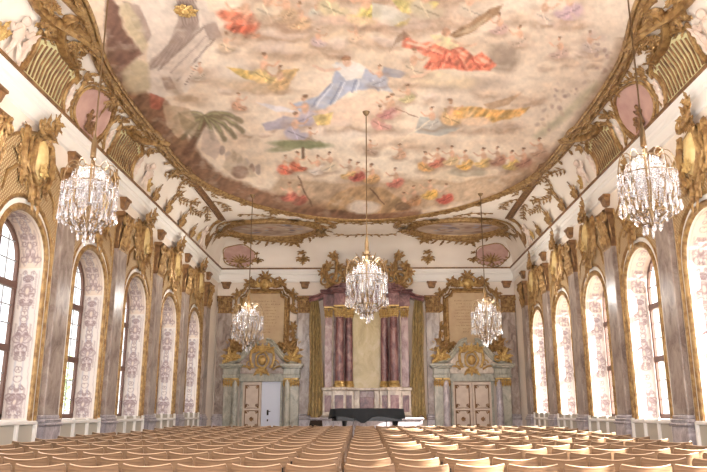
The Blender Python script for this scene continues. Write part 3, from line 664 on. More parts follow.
# crowd on the right and sloping terrace
P.poly([(612, 100), (596, 112), (570, 140), (540, 158), (500, 172), (500, 200), (560, 190), (620, 140), (650, 20), (632, 30), (628, 70)], (150, 118, 98), .85, 5)
P.poly([(596, 80), (602, 83), (590, 98), (560, 124), (538, 139), (533, 136), (560, 114)], (178, 172, 138), .6, 5)
rr_ = random.Random(4)
for k in range(46):
    t = rr_.random(); x = 532+t*78+rr_.uniform(-14, 14); y = 128-t*78+rr_.uniform(-12, 10)
    P.ell(x, y, rr_.uniform(1.5, 4), rr_.uniform(1.5, 3.5), rr_.choice([(178, 150, 138), (196, 172, 156), (160, 132, 124), (206, 184, 160)]), .7, rr_.uniform(0, 90), .5)
for k in range(22): P.ell(560+rr_.uniform(-30, 50), 20+rr_.uniform(-20, 30), rr_.uniform(3, 9), rr_.uniform(2, 6), rr_.choice([(206, 180, 160), (196, 170, 160), (218, 196, 176)]), .5, rr_.uniform(0, 90), .6)
# lower band of people on the ground
P.poly([(280, 176), (330, 182), (380, 182), (430, 176), (500, 174), (540, 160), (560, 170), (500, 196), (440, 206), (370, 212), (300, 204), (270, 190)], (170, 138, 108), .75, 5)
P.ell(300, 144, 37, 5, (126, 130, 92), .95, 2, .4); P.ell(285, 148, 22, 4, (140, 140, 104), .8, -8, .5); P.line([(303, 148), (303, 158)], 2.2, (100, 76, 58), .9)
for x, y, c in ((285, 163, (190, 92, 72)), (297, 160, (180, 90, 66)), (318, 163, (226, 214, 206)), (330, 160, (216, 196, 170)), (350, 168, (206, 158, 88)), (358, 170, (170, 80, 70)), (372, 172, (196, 150, 100)), (396, 176, (190, 110, 96)), (300, 193, (150, 76, 64)), (290, 190, (176, 92, 78))):
    person(x, y, 13, c, d=1 if x % 2 else -1)
P.line([(298, 176), (312, 206)], 1.2, (110, 80, 60), .8)
P.poly([(422, 168), (470, 164), (500, 172), (460, 182), (424, 178)], (216, 196, 170), .85, 2); P.ell(468, 172, 22, 5, (168, 156, 136), .8)
for x, y, c in ((425, 160, (200, 150, 90)), (438, 156, (180, 100, 80)), (452, 154, (206, 176, 130)), (466, 158, (210, 160, 80)), (484, 156, (204, 168, 100)), (498, 154, (160, 110, 90)), (512, 158, (196, 166, 90)), (524, 156, (150, 104, 86)), (430, 188, (206, 158, 70)), (446, 192, (168, 72, 60)), (414, 194, (170, 120, 80)), (404, 200, (150, 104, 70)), (540, 146, (176, 140, 116))):
    person(x, y, 13, c, d=1 if x % 2 else -1)
P.poly([(325, 208), (332, 196), (350, 187), (366, 185), (384, 188), (400, 198), (408, 208), (396, 212), (372, 214)], (172, 136, 98), .9, 2); P.ell(364, 207, 19, 8, (226, 210, 196), .95, 0, .3)
P.line([(370, 188), (384, 204)], 1, (110, 80, 60), .8); P.ell(402, 206, 10, 5, (110, 84, 64), .8)
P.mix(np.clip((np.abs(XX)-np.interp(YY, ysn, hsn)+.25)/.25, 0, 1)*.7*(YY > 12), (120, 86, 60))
sat = (P.C.max(-1)-P.C.min(-1))/(P.C.max(-1)+1); sat = np.clip((sat-.2)*3.2, 0, 1)
fold = 1-6*np.abs(vnoise(X_*.9+Y_*.8, Y_*.5-X_*.25, 7, 70)); fold2 = vnoise(X_+Y_, Y_*.6-X_*.3, 4.5, 71)
P.C = P.C*(1+(sat*(.2*np.clip(fold, -1, 1)+.45*fold2))[..., None])
m_ = P.C.mean(-1, keepdims=True); P.C = P.C*.82+.18*(m_*.6+.4*np.array((214, 192, 168.)))
P.C = P.C*(1.04+.16*vnoise(X_+.3*Y_, Y_*1.6, 9, 40)[..., None]+.12*vnoise(X_, Y_, 2.6, 41)[..., None])
P.mix(np.clip(vnoise(X_, Y_*2, 14, 60)*.8-.1, 0, .2), (160, 132, 110)); P.mix(np.clip(vnoise(X_, Y_*2, 12, 61)*1.3-.08, 0, .4), (236, 224, 208))
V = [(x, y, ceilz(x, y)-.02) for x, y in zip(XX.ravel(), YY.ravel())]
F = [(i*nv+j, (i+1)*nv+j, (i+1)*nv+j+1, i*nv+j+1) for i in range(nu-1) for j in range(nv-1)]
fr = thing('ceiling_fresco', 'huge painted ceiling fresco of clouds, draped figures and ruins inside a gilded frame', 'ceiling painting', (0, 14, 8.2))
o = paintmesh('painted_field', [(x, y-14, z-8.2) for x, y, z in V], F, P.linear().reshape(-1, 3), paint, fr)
sub = lambda M, c: (lambda u, v, w: tuple(np.array(M(u, v, w))-np.array(c)))
out = [(h, y) for y, h in zip(ysn, hsn)]+[(-h, y) for y, h in list(zip(ysn, hsn))[::-1]]
# even spacing + outward offset
def resample(pts, step):
    L = [0]
    for i in range(1, len(pts)): L.append(L[-1]+hypot(pts[i][0]-pts[i-1][0], pts[i][1]-pts[i-1][1]))
    q = np.arange(0, L[-1], step); return list(zip(np.interp(q, L, [p[0] for p in pts]), np.interp(q, L, [p[1] for p in pts])))
rs = resample(out, .22)
def offset(pts, d):
    r = []; n = len(pts)
    for i in range(n):
        a, b = pts[(i-1) % n], pts[(i+1) % n]; dx, dy = b[0]-a[0], b[1]-a[1]; l = hypot(dx, dy) or 1; r.append((pts[i][0]+dy/l*d, pts[i][1]-dx/l*d))
    return r
# direction check: outward must increase |x|
tst = offset(rs, .1); sgn = 1 if abs(tst[len(rs)//4][0]) > abs(rs[len(rs)//4][0]) else -1
g = G(sub(ceilmap, (0, 14, 8.2)))
g.relief(offset(rs, sgn*.0), .04, .01, 1.6, True); g.relief(offset(rs, sgn*.11), .075, .01, 1.1, True); g.relief(offset(rs, sgn*.22), .04, .01, 1.6, True)
p = offset(rs, sgn*.11)
rnd = random.Random(3)
for i in range(1, len(p)-1, 3):
    a = atan2(p[i+1][1]-p[i][1], p[i+1][0]-p[i][0]); g.leaf(p[i], a, .42, .13, rnd.uniform(-.2, .2), .1, .6, 3, .05)
p = offset(rs, sgn*.26)
for i in range(1, len(p)-1, 4):
    a = atan2(p[i+1][1]-p[i][1], p[i+1][0]-p[i][0]); g.leaf(p[i], a-sgn*rnd.uniform(.3, .9), rnd.uniform(.2, .36), .12, sgn*rnd.uniform(.2, .7), .03, .6, 3, .1)
for i in range(4, len(p)-4, 22):
    a = atan2(p[i+1][1]-p[i][1], p[i+1][0]-p[i][0]); g.fan(p[i], a-sgn*pi/2, .36, 5, 2.6, .3, .7, .05)
g.build('gilded_frame', gold, fr)

# ================================================================== COVE ORNAMENT
for sg in (-1, 1):
    side = 'left' if sg < 0 else 'right'; M = sidemap(sg)
    # pink medallion with stucco relief
    for cy, txt, grp in ((14.1, 'nearer the middle', None),):
        t = thing('cove_medallion', 'pink oval medallion with stucco relief in gilded frame on the %s cove' % side, 'medallion', (sg*5.8, cy, 7.7), group='pink cove medallions'); S = sub(M, (sg*5.8, cy, 7.7))
        g = G(S); g.disc((cy, .54), .78, .5, .03); g.build('pink_field', pinkm, t)
        g = G(S); g.ring((cy, .54), .82, .54, .04, .02, wob=.03, k=5); g.ring((cy, .54), .93, .64, .03, .01, wob=.03, k=5)
        pts = [(cy+.92*cos(a), .54+.62*sin(a)) for a in np.linspace(0, 2*pi, 26)]; g.fringe(pts, .16, 1, -1, True, .03, 5)
        g.fan((cy, 1.15), pi/2, .4, 5, 2.2, .35, .6, .04)
        for d in (-1, 1): g.cscroll((cy+d*1.08, .15), (cy+d*1.0, .95), d*.12, .035, .02); g.spiral((cy+d*.5, 1.2), .16, 0, 1.2, d, .03, .02)
        g.build('gilded_frame', gold, t)
        g = G(S); g.figure((cy-.08, .18), .42, 1, .04); g.figure((cy+.25, .14), .3, -1, .04); g.fan((cy, .15), pi/2, .3, 6, 2.6, .3, .5, .05); g.build('relief_figures', goldd, t)
    for cy, d0 in ((12.05, -1), (16.25, 1)):
        t = thing('cove_grille', 'green stucco grille with gilded bars, %s cove, on %s side of pink medallion' % (side, 'camera' if d0 < 0 else 'far'), 'stucco cartouche', (sg*5.8, cy, 7.6), group='gilded cove grilles'); S = sub(M, (sg*5.8, cy, 7.6))
        g = G(S); g.grid([[(cy-.8+1.6*i/8, .1+(.62+.25*sin(pi*i/8))*k/5, .03) for i in range(9)] for k in range(6)]); g.build('stucco_field', slot, t)
        for i in range(13):
            u = cy-.74+i*.123; g = G(S); g.relief([(u, .12), (u+.02, .45), (u, .62+.24*sin(pi*(i+.5)/13))], .022, .03, 1.5); g.build('gilded_bar', goldd, t)
        g = G(S); g.relief([(cy-.85, .06), (cy+.85, .06)], .03, .02, 1.4)
        A = [(cy-.85+1.7*i/14, .78+.28*sin(pi*i/14)) for i in range(15)]; g.relief(A, .05, .02, 1.4); g.fringe(A, .2, 1, 1, True, .04, 3)
        for d in (-1, 1): g.cscroll((cy+d*.95, .05), (cy+d*.92, .85), d*.18, .05, .02); g.fan((cy+d*.95, .9), pi/2-d*.6, .34, 4, 1.8, .36, .7, .04)
        g.cscroll((cy-.55*d0, 1.0), (cy+.9*d0, 1.65), -.3*d0, .09, .02, 1.3); g.cscroll((cy-.3*d0, 1.15), (cy+.7*d0, 1.45), .2*d0, .05, .02)
        g.build('gilded_scrolls', gold, t)
        g = G(S); g.leaf((cy+d0*.98, .1), pi/2, .7, .26, .3*d0, .03, .6, 4, .2); g.build('white_shell', whitefig, t); g = G(S); g.leaf((cy-d0*1.0, .1), pi/2+.2, .6, .22, -.3*d0, .03, .6, 4, .2); g.build('white_shell', whitefig, t)
    # broad gilded C scrolls bordering the near field
    t = thing('cove_scroll', 'large gilded C scroll with leaves at the near end of the %s cove' % side, 'stucco scroll', (sg*5.3, 11, 8.1)); S = sub(M, (sg*5.3, 11, 8.1))
    g = G(S); g.cscroll((10.0, 1.3), (11.7, 1.65), -.28, .1, .02, 1.3); g.cscroll((11.4, 1.1), (12.5, 1.5), .2, .08, .02, 1.3); g.relief([(9.6, 1.85), (10.4, 1.7), (11.1, 1.8)], .09, .02)
    g.relief([(11.05, 1.0), (11.3, 1.35), (11.7, 1.6), (12.2, 1.7)], [.05, .1, .1, .05], .02)
    g.fan((10.6, 1.5), -1.6, .5, 5, 2.2, .36, .7, .05); g.fan((11.9, 1.3), -.6, .45, 5, 2.2, .36, .7, .05); g.fan((11.2, 1.2), -2.2, .45, 5, 2.2, .36, .7, .05); g.build('gilded_scroll', gold, t)
    # putti on the cornice
    for y, d in ((10.7, 1), (18.0, -1), (24.6, 1)):
        t = thing('stucco_putto', 'white stucco putto seated on the %s cornice, %s' % (side, {10.7: 'nearest the camera', 18.0: 'beyond the far grille', 24.6: 'near the far corner'}[y]), 'putto', (sg*5.85, y, 7.1), group='stucco putti'); S = sub(M, (sg*5.85, y, 7.1))
        g = G(S); g.figure((y, .12), .75, d, .05); g.build('body', whitefig, t); g = G(S); g.fan((y-d*.3, .2), pi/2+d*.5, .4, 4, 1.6, .34, .5, .03); g.build('leaf_spray', goldb, t)
    for k, (y, v, s_) in enumerate(((19.1, .08, .5), (20.4, .08, .55), (22.0, .08, .6), (23.4, .08, .5))):
        t = thing('leaf_sprig', 'small gilded leaf sprig rising from the %s cornice, %s of four toward the far end' % (side, ORD[k]), 'stucco sprig', (sg*5.9, y, 7.2), group='gilded sprigs on the side coves'); S = sub(M, (sg*5.9, y, 7.2))
        g = G(S); g.fan((y, v), pi/2+.3, s_, 4, 1.6, .32, .5, .04); g.spiral((y+.12, v+.12), .12, 0, 1.3, 1, .03, .04); g.spiral((y-.12, v+.1), .1, pi, 1.2, -1, .03, .04); g.build('leafwork', gold, t); g = G(S); g.relief([(y-.05, v), (y+.05, v+s_*.7), (y+.2, v+s_*1.1)], .02, .03); g.build('stem', goldd, t)
    # diagonal rib with garland
    t = thing('ceiling_rib', 'brown and gold ribbed band with leafy garland on the %s cove toward the far corner' % side, 'stucco rib', (sg*5.3, 21.5, 8.15)); S = sub(M, (sg*5.3, 21.5, 8.15))
    g = G(S); g.relief([(18.9, 1.6), (21, 1.5), (23, 1.52), (24.7, 1.5)], .1, .01, .5); g.relief([(18.9, 1.72), (21, 1.62), (23, 1.64), (24.7, 1.62)], .02, .02, 1.5); g.relief([(18.9, 1.48), (21, 1.38), (23, 1.4), (24.7, 1.38)], .02, .02, 1.5); g.build('band', goldd, t)
    g = G(S); rnd = random.Random(5)
    for path in ([(18.9, .95), (19.5, 1.15), (20.1, 1.3), (20.8, 1.35)], [(20.1, 1.25), (20.4, .95), (21.0, .75), (21.6, .85), (22.4, 1.2)], [(21.9, 1.25), (22.0, .9), (22.6, .8), (23.4, .95)], [(20.7, .5), (20.5, .7), (20.9, .9)], [(22.8, 1.3), (23.6, 1.15), (24.3, .9)], [(20.5, 1.7), (21.3, 1.95), (21.9, 1.8)], [(22.3, 1.7), (22.9, 2.0), (23.6, 1.9)]):
        q = resample(smooth(path, 6), .12); g.relief(q, .022, .02)
        for i in range(0, len(q)-1):
            a = atan2(q[i+1][1]-q[i][1], q[i+1][0]-q[i][0]); g.leaf(q[i], a+rnd.uniform(.5, 1.2)*(1 if i % 2 else -1), rnd.uniform(.16, .26), .1, .3, .03, .5, 2, .2)
    g.build('garland', gold, t)
# end cove: oval paintings, corner shells, sprigs
for sg in (-1, 1):
    side = 'left' if sg < 0 else 'right'; c = (sg*3.52, 26.05)
    t = thing('ceiling_oval', 'small oval ceiling painting in heavy gilded scroll frame, far %s corner' % side, 'ceiling painting', (c[0], c[1], 8.1), group='oval ceiling paintings'); S = sub(ceilmap, (c[0], c[1], 8.1))
    nx, ny = 120, 60; A_, R_ = np.meshgrid(np.linspace(0, 2*pi, nx), np.linspace(.01, 1, ny), indexing='ij'); X = 1.58*R_*np.cos(A_); Y = 1.02*R_*np.sin(A_)
    Q = Painter(X, Y, (190, 168, 150)); Q.jitter(.1, .4, 21+sg); nn = vnoise(X, Y*1.5, .5, 30+sg); Q.mix(np.clip(nn*3, 0, .8), (214, 196, 178)); Q.mix(np.clip(-nn*3, 0, .7), (150, 128, 116))
    rr_ = random.Random(10+sg)
    for k in range(26): Q.ell(rr_.uniform(-1.2, 1.2), rr_.uniform(-.6, .6), rr_.uniform(.08, .3), rr_.uniform(.05, .16), rr_.choice([(150, 120, 110), (170, 170, 186), (196, 160, 140), (206, 196, 180), (120, 110, 120)]), .75, rr_.uniform(-40, 40), .4)
    V = [S(c[0]+x, c[1]+y, .02) for x, y in zip(X.ravel(), Y.ravel())]; F = [(i*ny+j, (i+1)*ny+j, (i+1)*ny+j+1, i*ny+j+1) for i in range(nx-1) for j in range(ny-1)]
    paintmesh('painted_field', V, F, Q.linear().reshape(-1, 3), paint2, t)
    g = G(S); g.ring(c, 1.62, 1.06, .06, .02, n=50); g.ring(c, 1.8, 1.24, .1, .01, n=50, wob=.02, k=6); g.ring((c[0]+sg*.1, c[1]), 2.05, 1.42, .045, .01, n=50, wob=.04, k=5)
    pts = [(c[0]+2.0*cos(a), c[1]+1.4*sin(a)) for a in np.linspace(0, 2*pi, 44)]; g.fringe(pts, .34, 1, -1, False, .03, 2); g.fringe(pts, .2, 2, 1, False, .08, 4)
    for a in (.4, 1.2, 2.2, 3.14, 4.1, 5.2): g.fan((c[0]+1.85*cos(a), c[1]+1.28*sin(a)), a, .5, 5, 2.4, .36, .7, .08)
    for d in (-1, 1): g.cscroll((c[0]+d*1.7, c[1]-1.3), (c[0]+d*2.3, c[1]-.2), -d*.25, .07, .02)
    g.build('gilded_frame', gold, t)
    t = thing('corner_shell', 'pink stucco shell with gilded fronds in the far %s corner of the cove' % side, 'stucco shell', (sg*5.3, 27.9, 7.6), group='corner shells'); S = sub(backmap, (sg*5.3, 27.9, 7.6))
    g = G(S); g.dome((sg*5.15, .66), .66, .58, .05, .01, rot=.2*sg); g.build('pink_shell', pinkm, t)
    g = G(S); g.ring((sg*5.15, .66), .68, .6, .022, .02, wob=.06, k=5); g.figure((sg*5.1, .1), .5, sg, .05)
    for k in range(9): a = pi*.1+k*pi*.1; g.leaf((sg*5.1, .3), a, .55, .09, .2, .1, .5, 3, .1)
    for k in range(10): a = -pi/2+(k-4.5)*.28; g.leaf((sg*5.1+.55*cos(a), .7+.45*sin(a)), a, .24, .08, .3*(1 if k > 4 else -1), .03, .5, 2, .1)
    g.build('gilded_fronds', gold, t)
for k, x in enumerate((-2.55, -4.4, 2.55, 4.4)):
    big = abs(x) < 3
    t = thing('leaf_sprig', 'gilded leaf sprig on the end wall cove, %s' % ['left of the altar crest', 'under the left oval painting', 'right of the altar crest', 'under the right oval painting'][k], 'stucco sprig', (x, 28, 7.4), group='gilded sprigs on the end cove'); S = sub(backmap, (x, 28, 7.4))
    g = G(S); s_ = .42 if big else .26
    g.fan((x, .3), pi/2, s_*1.3, 5, 1.0, .26, 1.2, .04); g.fan((x, .75), pi/2+.3, s_*.8, 4, 1.4, .3, 1.0, .06); g.fan((x, .35), -pi/2, s_*.5, 3, 1.0, .36, .6, .04); g.spiral((x+.12, .4), .1, 0, 1.2, 1, .03, .05); g.spiral((x-.12, .4), .1, pi, 1.2, -1, .03, .05); g.build('leafwork', gold, t)
# fine gilded tendril border running along the end of the vault
t = thing('ceiling_tendril', 'thin gilded tendril border between the great fresco and the oval paintings', 'stucco border', (0, 25.4, 8.2)); S = sub(ceilmap, (0, 25.4, 8.2)); g = G(S); rnd = random.Random(8)
for sg in (-1, 1):
    for path in ([(0, 25.35), (sg*.8, 25.2), (sg*1.5, 25.25), (sg*2.2, 24.95)], [(0, 26.9), (sg*.7, 27.0), (sg*1.4, 26.8)], [(sg*3.2, 24.4), (sg*3.9, 24.0), (sg*4.6, 24.1)]):
        q = resample(smooth(path, 6), .16); g.relief(q, .025, .01)
        for i in range(len(q)-1):
            a = atan2(q[i+1][1]-q[i][1], q[i+1][0]-q[i][0]); g.leaf(q[i], a+rnd.uniform(.5, 1.2)*(1 if i % 2 else -1), rnd.uniform(.16, .3), .1, .3, .02, .5, 2, .1)
g.build('tendril', gold, t)
t.children[0].name = 'tendril'
# ================================================================== END WALL: portals and inscription tablets
def bw(cx, depth=0): return lambda u, v, w: (cx+u, D-depth-w, v)
FB = .29
def make_portal(cx, side):
    t = thing('portal', 'grey green marble door portal with columns and gilded crest, %s end wall' % side, 'portal', (cx, D, FB), group='marble portals')
    M = lambda u, v, w: (u, -w, v-FB)
    for d in (-1, 1):
        for k, (u, w, r) in enumerate(((1.02, .12, .13), (1.3, .26, .0))):
            if k == 1:
                g = G(M)
                g.box(d*1.3-.17, d*1.3+.17, FB-.05, 2.62, 0, .3, .01); g.build('pier', greenm, t, smooth=False)
            else:
                g = G(lambda u, v, w: (u, v, w)); g.lathe([(.17, 0), (.17, .5), (.15, .55), (.16, .6), (.13, .68), (.13, 1.2), (.11, 2.3)], (d*u, -.32), 18); g.build('column', grey if side == 'right' else greenm, t)
        g = G(M); g.box(d*1.16-.33, d*1.16+.33, FB-.05, FB+.5, 0, .5, .02); g.build('pedestal', mauve, t, smooth=False)
        for u in (1.02, 1.32):
            g = G(M); w0 = .3 if u < 1.2 else .28; g.box(d*u-.13, d*u+.13, 2.62, 2.68, .08, w0+.16)
            for k in range(4): g.leaf((d*u-.13+.087*k, 2.36), pi/2, .28, .12, .02, w0+.06, .8, 3, .4)
            g.spiral((d*u+.12, 2.58), .07, pi/2, 1.2, 1, .02, w0+.12); g.spiral((d*u-.12, 2.58), .07, pi/2, 1.2, -1, .02, w0+.12)
            g.build('capital', goldb, t)
    # lintel, entablature, cornice
    g = G(M); g.box(-.95, .95, 2.56, 2.85, 0, .22, .01); g.box(-.82, -.74, FB, 2.6, 0, .2, .01); g.box(.74, .82, FB, 2.6, 0, .2, .01); g.build('door_surround', greenm, t, smooth=False)
    for d in (-1, 1):
        g = G(M)
        for (a, b, z0, z1, w) in ((.84, 1.52, 2.68, 2.82, .42), (.86, 1.5, 2.82, 3.06, .38), (.8, 1.58, 3.06, 3.13, .5), (.74, 1.64, 3.13, 3.22, .58)):
            x0, x1 = sorted((d*a, d*b)); g.box(x0, x1, z0, z1, 0, w, .015)
        g.build('entablature', greenm, t, smooth=False)
        g = G(M)   # volute pediment
        pts = [(d*1.35, 3.3), (d*1.1, 3.33), (d*.85, 3.45), (d*.62, 3.7), (d*.4, 3.98), (d*.15, 4.08)]; q = smooth(pts, 5)
        g.relief(q, .1, .25, 1.2); g.relief([(a, b+.13) for a, b in q], .05, .3, 1.3); g.build('pediment', greenm if d < 0 else greenm, t)
    g = G(M); A = smooth([(-.85, 3.1), (-.82, 3.4), (-.55, 3.7), (-.3, 3.95), (0, 4.05), (.3, 3.95), (.55, 3.7), (.82, 3.4), (.85, 3.1)], 4)
    g.grid([[(a, b, .25) for a, b in A], [(a, 2.86, .25) for a, b in A]]); g.build('tympanum', palem if side == 'right' else mauve, t)
    g = G(M); g.ring((0, 3.38), .25, .3, .045, .32, wob=.05, k=5); g.dome((0, 3.38), .17, .2, .14, .3)
    for d in (-1, 1):
        g.cscroll((d*.32, 3.1), (d*.36, 3.8), -d*.1, .045, .3); g.spiral((d*.5, 3.25), .14, 0, 1.3, d, .03, .3); g.leaf((d*.12, 3.05), -pi/2+d*.5, .35, .14, .3*d, .3); g.fan((d*.2, 3.7), pi/2-d*.6, .4, 4, 1.6, .34, .6, .32)
        g.cscroll((d*.45, 3.0), (d*.95, 3.05), d*.1, .03, .3); g.fan((d*1.2, 3.35), pi/2-d*.3, .55, 5, 2.2, .34, .7, .35); g.spiral((d*1.0, 3.45), .14, 0, 1.3, -d, .04, .35)
    g.fan((0, 3.7), pi/2, .35, 5, 1.8, .36, .5, .34); g.fan((0, 3.08), -pi/2, .35, 5, 1.8, .36, .5, .32)
    g.build('gilded_crest', goldb, t)
    return t
for cx, side in ((-4.07, 'left'), (4.13, 'right')): make_portal(cx, side)
# doors
def ornate_leaf(par, x0, x1, mirror=False):
    M = lambda u, v, w: (u, -w, v-FB)
    lf = thing('door_leaf', None, None, parent=par)
    g = G(M); g.box(x0, x1, FB, 2.56, .04, .1, .01); g.build('board', doorp, lf, smooth=False)
    cx = (x0+x1)/2; w = (x1-x0)/2
    for z0, z1 in ((.42, .72), (.82, 1.45), (1.55, 2.42)):
        g = G(M); u0, u1 = cx-w*.72, cx+w*.72; g.relief([(u0, z0), (u1, z0), (u1, z1), (u0, z1)], .022, .1, 1.2, True)
        for a, b in ((u0, z0), (u1, z0), (u1, z1), (u0, z1)):
            g.spiral((a+(cx-a)*.25, b+((z0+z1)/2-b)*.2), .07, 0, 1.2, 1, .016, .1); g.leaf((a, b), atan2((z0+z1)/2-b, (cx-a)), .16, .07, .4, .1, .5, 2)
        if z0 < 1.5 and z0 > .5: g.fan((cx, (z0+z1)/2), 0, .12, 8, 5.5, .4, .2, .1)
        g.build('gilded_panel_moulding', goldd, lf)
d1 = thing('door_1', None, None, (-4.07, D, FB), kind='structure'); ornate_leaf(d1, -.745, -.02)
g = G(lambda u, v, w: (u, -w, v-FB)); g.box(.0, .745, FB, 2.56, .06, .11, .008); lf = g.build('door_leaf', doorw, d1, smooth=False); tag(lf, 'plain white door leaf')
g = G(lambda u, v, w: (u, -w, v-FB)); g.box(.22, .29, 1.28, 1.48, .11, .13, .008); g.tube([(.25, 1.42, .12), (.25, 1.42, .17), (.37, 1.42, .17)], .012); g.build('handle', steel, lf)
g = G(lambda u, v, w: (u, -w, v-FB)); g.box(.23, .28, 1.05, 1.13, .11, .13, .008); g.build('lock', steel, lf)
d2 = thing('door_2', None, None, (4.13, D, FB), kind='structure'); ornate_leaf(d2, -.745, -.01); ornate_leaf(d2, .01, .745)
# tablets
def tablet(cx, side):
    t = thing('inscription_tablet', 'tall inscription tablet in gilded rococo frame above the %s portal' % side, 'tablet', (cx, D, 3.6), group='inscription tablets')
    M = lambda u, v, w: (u, -w, v-3.6)
    o = [(-.62, 3.82), (.62, 3.82), (.68, 3.98), (.86, 4.05), (.86, 5.85), (.68, 5.95), (.62, 6.12), (-.62, 6.12), (-.68, 5.95), (-.86, 5.85), (-.86, 4.05), (-.68, 3.98)]
    g = G(M); ids = [g.pt(a, b, .06) for a, b in o]; g.f.append(tuple(ids)); i2 = [g.pt(a, b, 0) for a, b in o]
    for i in range(12): g.f.append((ids[i], ids[(i+1) % 12], i2[(i+1) % 12], i2[i]))
    st = g.build('stone_field', stonet, t, smooth=False)
    # illegible gilt lines of lettering
    rnd = random.Random(3 if side == 'left' else 6); g = G(M)
    for r in range(11):
        z = 5.72-r*.125; hw_ = rnd.uniform(.38, .6) if r < 9 else .25; u = -hw_
        while u < hw_:
            l = rnd.uniform(.02, .045); hgt = rnd.uniform(.025, .045); g.box(u, u+l*.4, z, z+hgt, .06, .066)
            if rnd.random() < .6: g.box(u, u+l, z+hgt*.8, z+hgt, .06, .066)
            u += l+rnd.choice([.018, .018, .018, .06])
    tag(g.build('lettering', goldd, t, smooth=False), None, None, kind='stuff')
    g = G(M); g.relief(o, .075, .04, 1.2, True); k = [(a*1.14, 4.97+(b-4.97)*1.08) for a, b in o]; g.relief(k, .045, .03, 1.6, True); g.build('frame_moulding', gold, t)
    g = G(M)
    for d in (-1, 1):
        for (a, b, bl) in (((1.02, 3.95), (1.05, 4.75), -.14), ((1.05, 4.7), (1.02, 5.5), .12), ((1.05, 5.45), (.85, 6.2), -.18), ((.85, 6.15), (.3, 6.45), -.16), ((.3, 3.65), (.95, 3.85), -.12)):
            g.cscroll((d*a[0], a[1]), (d*b[0], b[1]), d*bl, .05, .05, 1.5)
        for (x, y, a, s_) in ((1.08, 4.0, -.2, .5), (1.12, 4.7, .6, .34), (1.1, 5.3, .9, .36), (1.02, 5.95, .7, .42), (.6, 6.4, 1.2, .42), (.95, 3.75, 1.3, .75), (1.15, 3.65, .8, .55), (.5, 3.65, 1.9, .35), (1.05, 5.6, -1, .3), (.35, 6.3, 1.3, .5), (1.1, 4.5, -1.2, .3)):
            g.fan((d*x, y), a if d > 0 else pi-a, s_, 4, 1.7, .34, .6, .06)
        g.spiral((d*.22, 6.55), .2, -pi/2, 1.3, -d, .045, .1); g.spiral((d*.5, 6.55), .16, 0, 1.3, d, .04, .08)
    g.fan((0, 6.6), pi/2, .45, 6, 2.0, .3, .5, .12); g.ring((0, 6.45), .2, .24, .05, .12)
    g.build('rococo_scrollwork', gold, t)
    g = G(M); g.dome((0, 6.45), .18, .22, .14, .1)
    for d in (-1, 1): g.fan((d*.2, 6.3), pi/2-d*.5, .3, 3, 1, .34, .5, .16)
    g.build('shell_boss', goldb, t)
for cx, side in ((-4.07, 'left'), (4.13, 'right')): tablet(cx, side)

# ================================================================== MARBLE ALTARPIECE
AC = .04
al = thing('marble_aedicule', 'tall red and yellow marble altar-like architecture with columns at the centre of the end wall', 'altarpiece', (AC, D, FB))
M = lambda u, v, w: (u, -w, v-FB)
AZ = FB
g = G(M); g.box(-2.05, 2.05, AZ-.05, 1.12, 0, 1.35, .02); g.box(-2.1, 2.1, 1.12, 1.2, 0, 1.42, .02); g.build('base_step', grey, al, smooth=False)
g = G(M); g.box(-1.62, 1.62, 1.2, 6.2, 0, .18); g.build('back_wall', redl, al, smooth=False)
g = G(M); g.box(-.56, .56, 2.3, 5.6, .18, .24, .01); g.build('yellow_panel', yelm, al, smooth=False)
g = G(M); A = [(-.5*cos(pi*i/10), 5.25+.3*sin(pi*i/10)) for i in range(11)]; g.relief([(-.58, 2.3), (-.58, 5.3)], .04, .2); g.relief([(.58, 2.3), (.58, 5.3)], .04, .2); g.relief(A, .04, .22); g.build('panel_moulding', palem, al)
